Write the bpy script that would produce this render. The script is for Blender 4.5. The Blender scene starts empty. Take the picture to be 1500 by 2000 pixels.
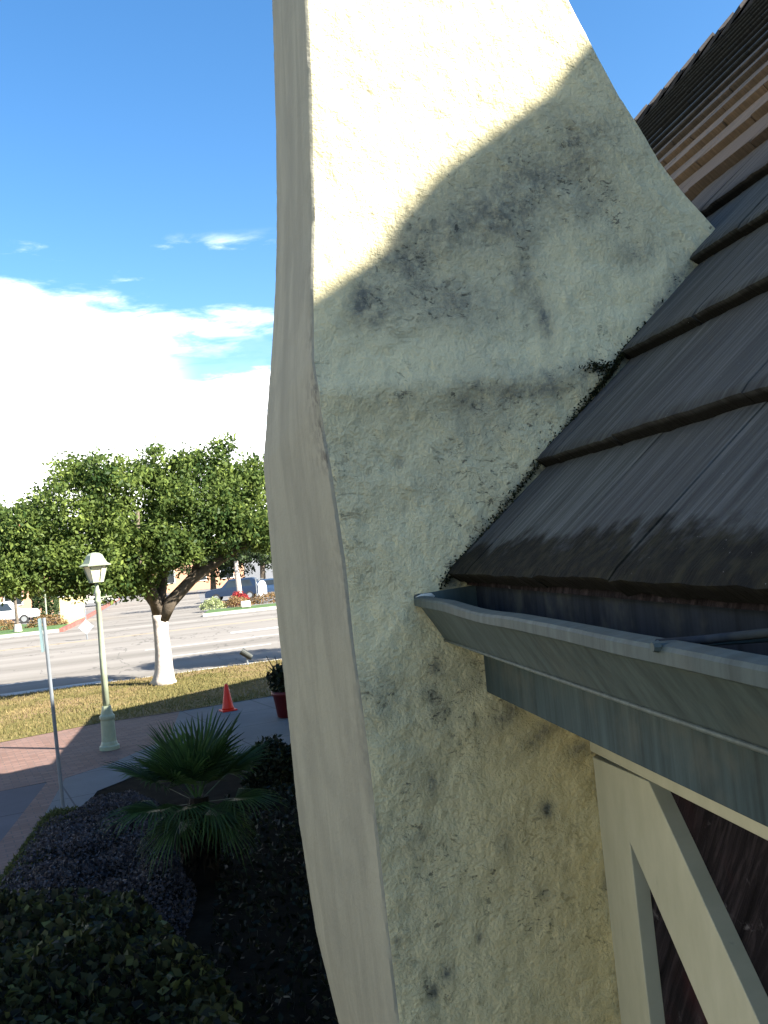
import bpy, bmesh, math, random
import numpy as np
from mathutils import Vector, Matrix, noise

random.seed(7); np.random.seed(7)
rad = math.radians
S = bpy.context.scene
COL = S.collection

# ------------------------------------------------------------------ camera
CAM = bpy.data.cameras.new("camera"); cam = bpy.data.objects.new("camera", CAM); COL.objects.link(cam)
CAM.sensor_fit = 'VERTICAL'; CAM.sensor_height = 24.0; CAM.lens = 24.0 * 1806 / 2000
CAM.clip_start = 0.05; CAM.clip_end = 3000
ci, cj, cf = (0.98037292, -0.17421082, -0.09230125), (0.08400218, -0.05444088, 0.9949773), (0.17836077, 0.98320231, 0.03873828)
cam.matrix_world = Matrix(((ci[0], cj[0], -cf[0], 0), (ci[1], cj[1], -cf[1], 0), (ci[2], cj[2], -cf[2], 3.0), (0, 0, 0, 1)))
S.camera = cam

# ------------------------------------------------------------------ world, sun, exposure
SUN_EL, SUN_AZ = 34.2, 126.0          # azimuth clockwise from +Y
W = bpy.data.worlds.new("World"); S.world = W; W.use_nodes = True
nt = W.node_tree; N = nt.nodes; Lk = nt.links
for n in list(N): N.remove(n)
out = N.new('ShaderNodeOutputWorld'); bg = N.new('ShaderNodeBackground')
sky = N.new('ShaderNodeTexSky'); sky.sky_type = 'NISHITA'; sky.sun_disc = False
sky.sun_elevation = rad(SUN_EL); sky.sun_rotation = rad(SUN_AZ); sky.altitude = 50; sky.air_density = 1.0; sky.dust_density = 0.6; sky.ozone_density = 2.0
bg.inputs['Strength'].default_value = 0.056


def wmath(op, a, b=None, c=None, clamp=False):
    n = N.new('ShaderNodeMath'); n.operation = op; n.use_clamp = clamp
    for i, v in enumerate((a, b, c)):
        if v is None: continue
        if isinstance(v, (int, float)): n.inputs[i].default_value = v
        else: Lk.new(v, n.inputs[i])
    return n.outputs[0]


def wsmooth(v, lo, hi):
    n = N.new('ShaderNodeMapRange'); n.interpolation_type = 'SMOOTHSTEP'
    Lk.new(v, n.inputs[0]); n.inputs[1].default_value = lo; n.inputs[2].default_value = hi
    return n.outputs[0]


tc = N.new('ShaderNodeTexCoord'); sep = N.new('ShaderNodeSeparateXYZ'); Lk.new(tc.outputs['Generated'], sep.inputs[0])
mp = N.new('ShaderNodeMapping'); mp.inputs['Scale'].default_value = (3.2, 3.2, 13.0); mp.inputs['Location'].default_value = (2.3, 0.4, 0.7)
Lk.new(tc.outputs['Generated'], mp.inputs[0])
n1 = N.new('ShaderNodeTexNoise'); n1.inputs['Scale'].default_value = 1.6; n1.inputs['Detail'].default_value = 9; n1.inputs['Roughness'].default_value = 0.62
Lk.new(mp.outputs[0], n1.inputs[0])
nz = wmath('SUBTRACT', n1.outputs[0], 0.5)
zz, xx, yy = sep.outputs[2], sep.outputs[0], sep.outputs[1]
az = wmath('DIVIDE', xx, wmath('MAXIMUM', yy, 0.05))
# cloud bank: top edge falls a little to the right; a clear gap opens towards the right
top = wmath('ADD', wmath('MULTIPLY_ADD', az, -0.16, 0.246), wmath('MULTIPLY', nz, 0.16))
n2 = N.new('ShaderNodeTexNoise'); n2.inputs['Scale'].default_value = 5.5; n2.inputs['Detail'].default_value = 8; n2.inputs['Roughness'].default_value = 0.6; n2.inputs['Distortion'].default_value = 0.6
Lk.new(mp.outputs[0], n2.inputs[0])
bank = wsmooth(wmath('ADD', wmath('SUBTRACT', top, zz), wmath('MULTIPLY_ADD', n2.outputs[0], 0.06, -0.03)), -0.03, 0.045)
gapz = wmath('ABSOLUTE', wmath('SUBTRACT', zz, wmath('MULTIPLY_ADD', nz, 0.10, 0.215)))
gap = wmath('MULTIPLY', wsmooth(gapz, 0.034, 0.012), wsmooth(az, -0.105, 0.0))
bank = wmath('MULTIPLY', bank, wmath('SUBTRACT', 1.0, wmath('MULTIPLY', gap, 0.95)))
thin = wmath('MULTIPLY', wsmooth(n2.outputs[0], 0.50, 0.36), wsmooth(az, -0.16, 0.04))
bank = wmath('MULTIPLY', bank, wmath('SUBTRACT', 1.0, wmath('MULTIPLY', thin, 0.55)))
wispn = wsmooth(wmath('MULTIPLY_ADD', n2.outputs[0], 0.35, wmath('MULTIPLY', n1.outputs[0], 0.75)), 0.56, 0.78)
wband = wsmooth(wmath('ABSOLUTE', wmath('SUBTRACT', zz, 0.305)), 0.035, 0.008)
wisp = wmath('MULTIPLY', wmath('MULTIPLY', wispn, wband), 0.75)
front = wsmooth(yy, 0.35, 0.85)
cl = wmath('MULTIPLY', wmath('MAXIMUM', bank, wisp, clamp=True), front, clamp=True)
hsv = N.new('ShaderNodeHueSaturation'); hsv.inputs['Saturation'].default_value = 1.28; hsv.inputs['Value'].default_value = 1.0
Lk.new(sky.outputs[0], hsv.inputs['Color'])
mx = N.new('ShaderNodeMix'); mx.data_type = 'RGBA'
Lk.new(cl, mx.inputs[0]); Lk.new(hsv.outputs[0], mx.inputs[6]); mx.inputs[7].default_value = (12.5, 12.5, 12.5, 1)
Lk.new(mx.outputs[2], bg.inputs['Color']); Lk.new(bg.outputs[0], out.inputs[0])

sl = bpy.data.lights.new("sun", 'SUN'); sl.energy = 5.0; sl.angle = rad(0.5); sl.color = (1.0, 0.94, 0.84)
so = bpy.data.objects.new("sun", sl); COL.objects.link(so)
sd = Vector((math.sin(rad(SUN_AZ)) * math.cos(rad(SUN_EL)), math.cos(rad(SUN_AZ)) * math.cos(rad(SUN_EL)), math.sin(rad(SUN_EL))))
so.rotation_euler = sd.to_track_quat('Z', 'Y').to_euler(); so.location = (20, -12, 30)
S.view_settings.view_transform = 'Standard'; S.view_settings.look = 'None'; S.view_settings.gamma = 1.0
S.view_settings.use_curve_mapping = False
S.view_settings.exposure = 2.38


# ------------------------------------------------------------------ material helpers
class NT:
    def __init__(s, name, rough=0.8, spec=0.3):
        s.m = bpy.data.materials.new(name); s.m.use_nodes = True
        s.t = s.m.node_tree; s.b = s.t.nodes['Principled BSDF']
        s.b.inputs['Roughness'].default_value = rough; s.b.inputs['Specular IOR Level'].default_value = spec

    def n(s, typ, **kw):
        x = s.t.nodes.new(typ)
        for k, v in kw.items(): setattr(x, k, v)
        return x

    def put(s, sock, v):
        if hasattr(v, 'is_output'): s.t.links.new(v, sock)
        elif isinstance(v, (tuple, list)) and len(v) == 3 and sock.type == 'RGBA': sock.default_value = (*v, 1)
        else: sock.default_value = v

    def math(s, op, a, b=0.0, c=0.0, clamp=False):
        x = s.n('ShaderNodeMath', operation=op, use_clamp=clamp)
        s.put(x.inputs[0], a); s.put(x.inputs[1], b); s.put(x.inputs[2], c); return x.outputs[0]

    def pos(s): return s.n('ShaderNodeNewGeometry').outputs['Position']

    def obj(s): return s.n('ShaderNodeTexCoord').outputs['Object']

    def attr(s, name, out='Color'):
        x = s.n('ShaderNodeAttribute', attribute_name=name); return x.outputs[out]

    def mapping(s, v, scale=(1, 1, 1), rot=(0, 0, 0), loc=(0, 0, 0)):
        x = s.n('ShaderNodeMapping'); s.put(x.inputs[0], v)
        x.inputs['Scale'].default_value = scale; x.inputs['Rotation'].default_value = rot; x.inputs['Location'].default_value = loc
        return x.outputs[0]

    def noise(s, v, scale, detail=4, rough=0.55, dist=0.0, out=0):
        x = s.n('ShaderNodeTexNoise'); s.put(x.inputs[0], v)
        x.inputs['Scale'].default_value = scale; x.inputs['Detail'].default_value = detail
        x.inputs['Roughness'].default_value = rough; x.inputs['Distortion'].default_value = dist
        return x.outputs[out]

    def vor(s, v, scale, feat='F1', out='Distance'):
        x = s.n('ShaderNodeTexVoronoi', feature=feat); s.put(x.inputs[0], v); x.inputs['Scale'].default_value = scale
        return x.outputs[out]

    def step(s, v, lo, hi, a=0.0, b=1.0):
        x = s.n('ShaderNodeMapRange', interpolation_type='SMOOTHSTEP')
        s.put(x.inputs[0], v); x.inputs[1].default_value = lo; x.inputs[2].default_value = hi; x.inputs[3].default_value = a; x.inputs[4].default_value = b
        return x.outputs[0]

    def mix(s, f, a, b, blend='MIX'):
        x = s.n('ShaderNodeMix', data_type='RGBA', blend_type=blend)
        s.put(x.inputs[0], f); s.put(x.inputs[6], a); s.put(x.inputs[7], b); return x.outputs[2]

    def ramp(s, v, stops):
        x = s.n('ShaderNodeValToRGB'); s.put(x.inputs[0], v)
        e = x.color_ramp.elements
        while len(e) < len(stops): e.new(0.5)
        for k, (p, c) in enumerate(stops): e[k].position = p; e[k].color = (*c, 1)
        return x.outputs[0]

    def bump(s, h, strength=0.5, dist=0.01, normal=None):
        x = s.n('ShaderNodeBump'); s.put(x.inputs['Height'], h); x.inputs['Strength'].default_value = strength; x.inputs['Distance'].default_value = dist
        if normal is not None: s.put(x.inputs['Normal'], normal)
        s.t.links.new(x.outputs[0], s.b.inputs['Normal']); return x.outputs[0]

    def color(s, c): s.put(s.b.inputs['Base Color'], c)


def simple(name, col, rough=0.7, var=0.25, scale=6.0, bump=0.0, spec=0.3, bscale=40, metallic=0.0):
    t = NT(name, rough, spec); p = t.pos()
    f = t.noise(p, scale, 5, 0.6)
    a = tuple(c * (1 - var) for c in col); b = tuple(min(1, c * (1 + var)) for c in col)
    t.color(t.ramp(f, [(0.3, a), (0.7, b)]))
    t.b.inputs['Metallic'].default_value = metallic
    if bump: t.bump(t.noise(p, bscale, 3), bump, 0.01)
    return t.m


# ------------------------------------------------------------------ mesh helpers
def mesh_obj(name, verts, faces, mat, parent=None, smooth=False):
    me = bpy.data.meshes.new(name); me.from_pydata([tuple(v) for v in verts], [], [tuple(f) for f in faces]); me.update()
    if mat is not None: me.materials.append(mat)
    if smooth: me.polygons.foreach_set('use_smooth', [True] * len(me.polygons))
    o = bpy.data.objects.new(name, me); COL.objects.link(o)
    if parent: o.parent = parent
    return o


def fast_mesh(name, V, n, mat, parent=None, var=None):
    """V: (k*n,3) array of k faces of n corners each"""
    k = len(V) // n
    me = bpy.data.meshes.new(name)
    me.vertices.add(k * n); me.vertices.foreach_set('co', np.asarray(V, dtype=np.float32).ravel())
    me.loops.add(k * n); me.loops.foreach_set('vertex_index', np.arange(k * n, dtype=np.int32))
    me.polygons.add(k); me.polygons.foreach_set('loop_start', np.arange(0, k * n, n, dtype=np.int32))
    me.polygons.foreach_set('loop_total', np.full(k, n, dtype=np.int32))
    me.update(calc_edges=True); me.validate()
    if var is not None:
        at = me.attributes.new('leafvar', 'FLOAT', 'FACE'); at.data.foreach_set('value', np.asarray(var, dtype=np.float32))
    me.materials.append(mat)
    o = bpy.data.objects.new(name, me); COL.objects.link(o)
    if parent: o.parent = parent
    return o


class MB:
    def __init__(s): s.v = []; s.f = []; s.mi = []; s.cur = 0

    def add(s, vs, fs):
        o = len(s.v); s.v += [tuple(x) for x in vs]; s.f += [tuple(i + o for i in f) for f in fs]; s.mi += [s.cur] * len(fs); return s

    def box(s, x0, x1, y0, y1, z0, z1, M=None):
        vs = [(x, y, z) for z in (z0, z1) for y in (y0, y1) for x in (x0, x1)]
        if M is not None: vs = [tuple(M @ Vector(v)) for v in vs]
        return s.add(vs, [(0, 2, 3, 1), (4, 5, 7, 6), (0, 1, 5, 4), (2, 6, 7, 3), (0, 4, 6, 2), (1, 3, 7, 5)])

    def tube(s, pts, radii, n=8, cap=True):
        pts = [Vector(p) for p in pts]
        if isinstance(radii, (int, float)): radii = [radii] * len(pts)
        rings = []; up = None
        for i, p in enumerate(pts):
            d = (pts[min(i + 1, len(pts) - 1)] - pts[max(i - 1, 0)]).normalized()
            if up is None: up = Vector((1, 0, 0)) if abs(d.x) < 0.8 else Vector((0, 1, 0))
            a = d.cross(up).normalized(); up = a.cross(d).normalized()
            rings.append([p + (a * math.cos(2 * math.pi * k / n) + up * math.sin(2 * math.pi * k / n)) * radii[i] for k in range(n)])
        vs = [v for r in rings for v in r]; fs = []
        for i in range(len(rings) - 1):
            for k in range(n):
                fs.append((i * n + k, i * n + (k + 1) % n, (i + 1) * n + (k + 1) % n, (i + 1) * n + k))
        if cap: fs.append(tuple(range(n - 1, -1, -1))); fs.append(tuple((len(rings) - 1) * n + k for k in range(n)))
        return s.add(vs, fs)

    def lathe(s, prof, n=16, loc=(0, 0, 0), rot=0.0):
        vs = []
        for r, z in prof:
            for k in range(n):
                a = 2 * math.pi * k / n + rot; vs.append((loc[0] + r * math.cos(a), loc[1] + r * math.sin(a), loc[2] + z))
        fs = []
        for i in range(len(prof) - 1):
            for k in range(n): fs.append((i * n + k, i * n + (k + 1) % n, (i + 1) * n + (k + 1) % n, (i + 1) * n + k))
        fs.append(tuple(range(n - 1, -1, -1))); fs.append(tuple((len(prof) - 1) * n + k for k in range(n)))
        return s.add(vs, fs)

    def prism(s, poly, z0, z1):
        n = len(poly); vs = [(x, y, z0) for x, y in poly] + [(x, y, z1) for x, y in poly]
        return s.add(vs, [tuple(range(n - 1, -1, -1)), tuple(range(n, 2 * n))] + [(i, (i + 1) % n, n + (i + 1) % n, n + i) for i in range(n)])

    def build(s, name, mat, parent=None, smooth=False, bevel=0.0, seg=2):
        o = mesh_obj(name, s.v, s.f, None, parent, False)
        bm = bmesh.new(); bm.from_mesh(o.data); bmesh.ops.recalc_face_normals(bm, faces=bm.faces)
        if bevel: bmesh.ops.bevel(bm, geom=list(bm.edges), offset=bevel, segments=seg, affect='EDGES', profile=0.5)
        bm.to_mesh(o.data); bm.free()
        for m in (mat if isinstance(mat, (list, tuple)) else [mat]): o.data.materials.append(m)
        if any(s.mi) and not bevel: o.data.polygons.foreach_set('material_index', s.mi)
        if smooth:
            o.data.polygons.foreach_set('use_smooth', [True] * len(o.data.polygons))
        return o


def root(name, loc, label, cat, group=None, rotz=0.0):
    o = bpy.data.objects.new(name, None); COL.objects.link(o); o.location = loc; o.rotation_euler = (0, 0, rotz)
    o.empty_display_size = 0.2
    return tag(o, label, cat, group)


def tag(o, label, cat, group=None, kind=None):
    o['label'] = label; o['category'] = cat
    if group: o['group'] = group
    if kind: o['kind'] = kind
    return o


def struct(o): o['kind'] = 'structure'; return o


def sheet(name, poly, z, mat, thick=0.0):
    if thick:
        return struct(MB().prism(poly, z - thick, z).build(name, mat))
    return struct(mesh_obj(name, [(x, y, z) for x, y in poly], [tuple(range(len(poly)))], mat))


def fbm(p, sc, octv=3):
    return noise.fractal(Vector(p) * sc, 1.0, 2.0, octv)


def interp(z, tab):
    return float(np.interp(z, [t[0] for t in tab], [t[1] for t in tab]))


def join_parent_world(o, parent):
    o.parent = parent; o.matrix_parent_inverse = Matrix.Translation(parent.location).inverted()
    return o


# ================================================================== MATERIALS
def mat_stucco():
    t = NT("stucco", 0.9, 0.15); p = t.pos()
    st = t.attr('stain'); sp = t.n('ShaderNodeSeparateColor'); t.put(sp.inputs[0], st)
    G, K, Y = sp.outputs[0], sp.outputs[1], sp.outputs[2]
    big = t.noise(p, 3.0, 4, 0.6); med = t.noise(p, 14, 5, 0.65, 0.4); fine = t.noise(p, 70, 4, 0.7)
    base = t.mix(t.step(big, 0.35, 0.65), (0.75, 0.665, 0.395), (0.665, 0.595, 0.365))
    base = t.mix(t.math('MULTIPLY', Y, t.step(med, 0.1, 0.7, 0.55, 1.0)), base, (0.66, 0.53, 0.26))
    base = t.mix(t.step(fine, 0.5, 0.75, 0.0, 0.22), base, (0.50, 0.46, 0.32))
    # soft grey mildew
    m1 = t.math('MULTIPLY', G, t.step(med, 0.30, 0.62, 0.45, 1.0))
    m1 = t.math('MULTIPLY', m1, t.step(fine, 0.3, 0.6, 0.6, 1.0), clamp=True)
    base = t.mix(t.math('MULTIPLY', m1, 1.6, clamp=True), base, (0.165, 0.165, 0.132))
    # dark crevices: warped ridged noise thresholded by density
    w = t.noise(p, 9, 2, 0.5, out=1)
    wp = t.n('ShaderNodeVectorMath', operation='MULTIPLY_ADD'); t.put(wp.inputs[0], w); wp.inputs[1].default_value = (0.10, 0.10, 0.10); t.put(wp.inputs[2], p)
    pm = t.mapping(wp.outputs[0], (1.0, 1.0, 1.7), (0, rad(30), 0))
    cr = t.noise(pm, 40, 4, 0.7, 0.2)
    ridge = t.math('ABSOLUTE', t.math('SUBTRACT', cr, 0.5))
    line = t.math('MULTIPLY', t.step(ridge, 0.020, 0.004), t.step(t.noise(p, 20, 2, 0.5), 0.50, 0.62))
    fleck = t.step(t.noise(pm, 48, 5, 0.72), 0.565, 0.63)
    dens = t.math('MULTIPLY', t.step(K, 0.05, 0.70), t.step(t.noise(p, 15, 4, 0.65), 0.40, 0.62))
    dk = t.math('MULTIPLY', t.math('MAXIMUM', t.math('MULTIPLY', line, 0.7), fleck), t.math('MULTIPLY', dens, 1.9, clamp=True), clamp=True)
    rare = t.math('MULTIPLY', t.math('MULTIPLY', fleck, 0.75), t.step(t.noise(p, 9, 3, 0.5), 0.54, 0.68))
    base = t.mix(t.math('MULTIPLY', t.math('MAXIMUM', dk, rare, clamp=True), 0.72), base, (0.035, 0.032, 0.027))
    t.color(base)
    h = t.math('ADD', t.math('MULTIPLY', t.noise(p, 75, 5, 0.65, 0.0), 1.0), t.math('MULTIPLY', t.noise(p, 150, 3, 0.6), 0.28))
    h = t.math('ADD', h, t.math('MULTIPLY', t.math('MULTIPLY', fleck, t.step(t.noise(p, 6, 3), 0.45, 0.65)), -0.3))
    t.bump(h, 0.8, 0.010)
    return t.m


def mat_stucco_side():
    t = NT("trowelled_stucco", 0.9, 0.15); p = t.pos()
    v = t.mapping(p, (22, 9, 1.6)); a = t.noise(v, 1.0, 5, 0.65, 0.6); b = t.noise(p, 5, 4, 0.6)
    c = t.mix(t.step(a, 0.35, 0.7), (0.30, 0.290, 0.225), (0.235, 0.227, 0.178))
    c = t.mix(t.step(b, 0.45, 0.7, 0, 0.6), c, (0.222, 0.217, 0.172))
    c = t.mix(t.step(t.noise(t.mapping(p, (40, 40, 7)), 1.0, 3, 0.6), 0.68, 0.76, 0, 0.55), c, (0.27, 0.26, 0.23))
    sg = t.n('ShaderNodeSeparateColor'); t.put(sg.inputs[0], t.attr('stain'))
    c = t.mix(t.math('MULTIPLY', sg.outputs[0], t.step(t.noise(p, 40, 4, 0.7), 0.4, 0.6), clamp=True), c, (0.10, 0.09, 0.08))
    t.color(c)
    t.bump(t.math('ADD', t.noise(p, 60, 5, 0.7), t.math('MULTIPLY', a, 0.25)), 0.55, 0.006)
    return t.m


def mat_roof():
    t = NT("weathered_shake", 0.9, 0.06)
    v = t.attr('tc', 'Vector'); sp = t.n('ShaderNodeSeparateXYZ'); t.put(sp.inputs[0], v)
    y, s, idn = sp.outputs
    rnd = t.attr('rnd', 'Fac'); warm_light = t.attr('warm_light', 'Fac')
    p = t.pos()
    cv = t.n('ShaderNodeCombineXYZ'); t.put(cv.inputs[0], t.math('MULTIPLY', y, 95.0)); t.put(cv.inputs[1], t.math('MULTIPLY', s, 3.2)); t.put(cv.inputs[2], t.math('MULTIPLY', rnd, 37.0))
    gr = t.noise(cv.outputs[0], 1.0, 4, 0.6, 0.25)
    cv2 = t.n('ShaderNodeCombineXYZ'); t.put(cv2.inputs[0], t.math('MULTIPLY', y, 260.0)); t.put(cv2.inputs[1], t.math('MULTIPLY', s, 9.0)); t.put(cv2.inputs[2], rnd)
    gf = t.noise(cv2.outputs[0], 1.0, 3, 0.6)
    base = t.ramp(gr, [(0.28, (0.036, 0.039, 0.0375)), (0.5, (0.070, 0.0755, 0.072)), (0.75, (0.138, 0.147, 0.142))])
    base = t.mix(t.step(gf, 0.5, 0.72, 0, 0.35), base, (0.03, 0.03, 0.032))
    base = t.mix(t.step(t.noise(p, 6, 4, 0.6), 0.45, 0.75, 0, 0.3), base, (0.05, 0.05, 0.047))
    base = t.mix(t.math('MULTIPLY', rnd, 0.35), base, (0.045, 0.044, 0.05))
    base = t.mix(t.math('MULTIPLY', t.math('MAXIMUM', warm_light, 0.0), t.step(gr, 0.25, 0.7, 0.55, 1.0)), base, (0.34, 0.225, 0.135))  # brown tint puts the warm light on the upper courses into the colour
    # damp mossy lower margin, wavering
    wv = t.math('MULTIPLY', t.noise(p, 16, 4, 0.65), 0.20)
    r0 = t.math('LESS_THAN', warm_light, -0.5)
    low = t.step(t.math('SUBTRACT', s, t.math('MULTIPLY', wv, t.math('MULTIPLY_ADD', r0, 0.75, 0.25))), 0.012, -0.045)
    low = t.math('MULTIPLY', low, t.math('MULTIPLY_ADD', r0, 0.35, 0.65))
    base = t.mix(t.math('MULTIPLY', low, 0.88), base, t.mix(t.step(t.noise(p, 40, 3), 0.4, 0.7), (0.007, 0.0065, 0.005), (0.022, 0.020, 0.011)))
    butt = t.math('MULTIPLY', t.step(s, -0.001, -0.008), t.step(warm_light, 0.6, 0.1))
    base = t.mix(t.math('MULTIPLY', butt, 0.92), base, (0.009, 0.0085, 0.007))
    base = t.mix(t.step(t.noise(p, 180, 2), 0.74, 0.80), base, (0.20, 0.20, 0.20))
    t.color(base)
    t.bump(t.math('ADD', t.math('MULTIPLY', gr, 1.0), t.math('ADD', t.math('MULTIPLY', gf, 0.4), t.math('MULTIPLY', t.noise(p, 120, 3), 0.5))), 0.55, 0.006)
    return t.m


def mat_metal(name, col, rough=0.5, streak=(0.6, 1.15), spec=0.2):
    t = NT(name, rough, spec); p = t.pos()
    v = t.mapping(p, (14, 30, 2.0)); a = t.noise(v, 1.6, 5, 0.65); b = t.noise(p, 9, 4, 0.6)
    lo = tuple(c * streak[0] for c in col); hi = tuple(min(1, c * streak[1]) for c in col)
    c = t.ramp(a, [(0.3, lo), (0.68, hi)])
    c = t.mix(t.step(b, 0.48, 0.72, 0, 0.5), c, (0.09, 0.095, 0.08))
    c = t.mix(t.step(t.noise(t.mapping(p, (30, 60, 5)), 1.5, 4, 0.7), 0.64, 0.74, 0, 0.6), c, (0.05, 0.055, 0.05))
    t.color(c); t.bump(t.math('ADD', b, t.noise(p, 60, 2)), 0.12, 0.004)
    return t.m


def mat_cream():
    t = NT("cream_paint", 0.6, 0.3); p = t.pos()
    a = t.noise(t.mapping(p, (1, 6, 2)), 4.0, 5, 0.6)
    c = t.ramp(a, [(0.3, (0.41, 0.39, 0.275)), (0.7, (0.48, 0.455, 0.33))])
    c = t.mix(t.step(t.noise(t.mapping(p, (30, 50, 6)), 1.0, 4, 0.7), 0.66, 0.74, 0, 0.6), c, (0.30, 0.29, 0.23))
    t.color(c); t.bump(t.noise(t.mapping(p, (20, 50, 5)), 2.0, 4), 0.15, 0.004)
    return t.m


def mat_darkwood():
    t = NT("dark_stained_wood", 0.85, 0.05); p = t.pos()
    v = t.mapping(p, (1, 1, 1), (rad(-33), 0, 0))
    v = t.mapping(v, (8, 55, 4)); a = t.noise(v, 1.0, 6, 0.65, 0.6); b = t.noise(p, 12, 5, 0.7, 0.6)
    c = t.ramp(a, [(0.3, (0.006, 0.005, 0.006)), (0.5, (0.016, 0.013, 0.015)), (0.75, (0.055, 0.044, 0.048))])
    c = t.mix(t.step(b, 0.60, 0.72, 0, 0.65), c, (0.16, 0.145, 0.15))
    c = t.mix(t.step(t.noise(p, 5, 3), 0.5, 0.7, 0, 0.5), c, (0.05, 0.018, 0.02))
    t.color(c); t.bump(t.math('ADD', a, t.math('MULTIPLY', b, 0.6)), 0.8, 0.01)
    return t.m


def mat_leaf(name, dark, light, trans=0.25, rough=0.5, spec=0.12):
    t = NT(name, rough, spec)
    r = t.attr('leafvar', 'Fac')
    t.color(t.ramp(r, [(0.0, dark), (0.65, tuple((a + b) / 2 for a, b in zip(dark, light))), (1.0, light)]))
    if trans:
        tr = t.n('ShaderNodeBsdfTranslucent'); t.put(tr.inputs[0], t.ramp(r, [(0.0, tuple(1.2 * x for x in dark)), (1.0, tuple(min(1, 1.5 * x) for x in light))]))
        mxs = t.n('ShaderNodeMixShader'); mxs.inputs[0].default_value = trans
        o = t.t.nodes['Material Output']
        t.t.links.new(t.b.outputs[0], mxs.inputs[1]); t.t.links.new(tr.outputs[0], mxs.inputs[2]); t.t.links.new(mxs.outputs[0], o.inputs[0])
    return t.m


def mat_lawn():
    t = NT("dry_lawn", 0.95, 0.1); p = t.pos()
    a = t.noise(p, 0.35, 4, 0.6); b = t.noise(p, 3.0, 5, 0.65); c = t.noise(p, 28, 3, 0.7)
    col = t.mix(t.step(a, 0.42, 0.58), (0.115, 0.10, 0.032), (0.20, 0.135, 0.072))
    col = t.mix(t.step(b, 0.42, 0.7, 0, 0.7), col, (0.075, 0.08, 0.022))
    col = t.mix(t.step(c, 0.45, 0.7, 0, 0.5), col, (0.17, 0.135, 0.062))
    t.color(col); t.bump(c, 0.8, 0.04); return t.m


def mat_road():
    t = NT("worn_asphalt", 0.9, 0.2); p = t.pos()
    q = t.mapping(p, (1, 1, 1), (0, 0, rad(-8)))
    band = t.noise(t.mapping(q, (0.03, 0.45, 1)), 1.0, 4, 0.55)
    col = t.ramp(band, [(0.32, (0.125, 0.115, 0.10)), (0.5, (0.165, 0.152, 0.135)), (0.7, (0.215, 0.20, 0.18))])
    col = t.mix(t.step(t.noise(t.mapping(q, (0.25, 2.5, 1)), 1.0, 5, 0.6), 0.5, 0.75, 0, 0.35), col, (0.12, 0.11, 0.098))
    ck = t.math('ABSOLUTE', t.math('SUBTRACT', t.noise(t.mapping(q, (0.22, 0.10, 1)), 1.0, 5, 0.55), 0.5))
    col = t.mix(t.step(ck, 0.006, 0.001, 0, 0.6), col, (0.06, 0.055, 0.05))
    col = t.mix(t.step(t.noise(p, 20, 3), 0.5, 0.75, 0, 0.25), col, (0.10, 0.095, 0.09))
    t.color(col); return t.m


def mat_brick():
    t = NT("brick_paving", 0.85, 0.25); p = t.pos()
    q = t.mapping(p, (1, 1, 1), (0, 0, rad(-16)))
    b = t.n('ShaderNodeTexBrick'); t.put(b.inputs[0], q); b.inputs['Scale'].default_value = 1.0
    b.inputs['Brick Width'].default_value = 0.22; b.inputs['Row Height'].default_value = 0.11; b.inputs['Mortar Size'].default_value = 0.008
    b.inputs['Color1'].default_value = (0.118, 0.068, 0.052, 1); b.inputs['Color2'].default_value = (0.168, 0.10, 0.08, 1); b.inputs['Mortar'].default_value = (0.08, 0.062, 0.055, 1)
    col = t.mix(t.step(t.noise(p, 1.2, 4, 0.6), 0.4, 0.7, 0, 0.5), b.outputs[0], (0.12, 0.082, 0.073))
    t.color(col); t.bump(b.outputs['Fac'], -0.4, 0.006); return t.m


def mat_concrete(name, col, joint=None):
    t = NT(name, 0.85, 0.25); p = t.pos()
    a = t.noise(p, 0.9, 5, 0.6); b = t.noise(p, 18, 4, 0.65)
    c = t.ramp(a, [(0.3, tuple(x * 0.8 for x in col)), (0.7, tuple(x * 1.12 for x in col))])
    c = t.mix(t.step(b, 0.5, 0.75, 0, 0.35), c, tuple(x * 0.6 for x in col))
    if joint:
        q = t.mapping(p, (1 / joint, 1 / joint, 1), (0, 0, rad(-16)))
        br = t.n('ShaderNodeTexBrick'); t.put(br.inputs[0], q); br.offset = 0.0
        br.inputs['Scale'].default_value = 1.0; br.inputs['Brick Width'].default_value = 1.0; br.inputs['Row Height'].default_value = 1.0; br.inputs['Mortar Size'].default_value = 0.008
        c = t.mix(br.outputs['Fac'], c, tuple(x * 0.4 for x in col))
    t.color(c); t.bump(b, 0.25, 0.004); return t.m


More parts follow.
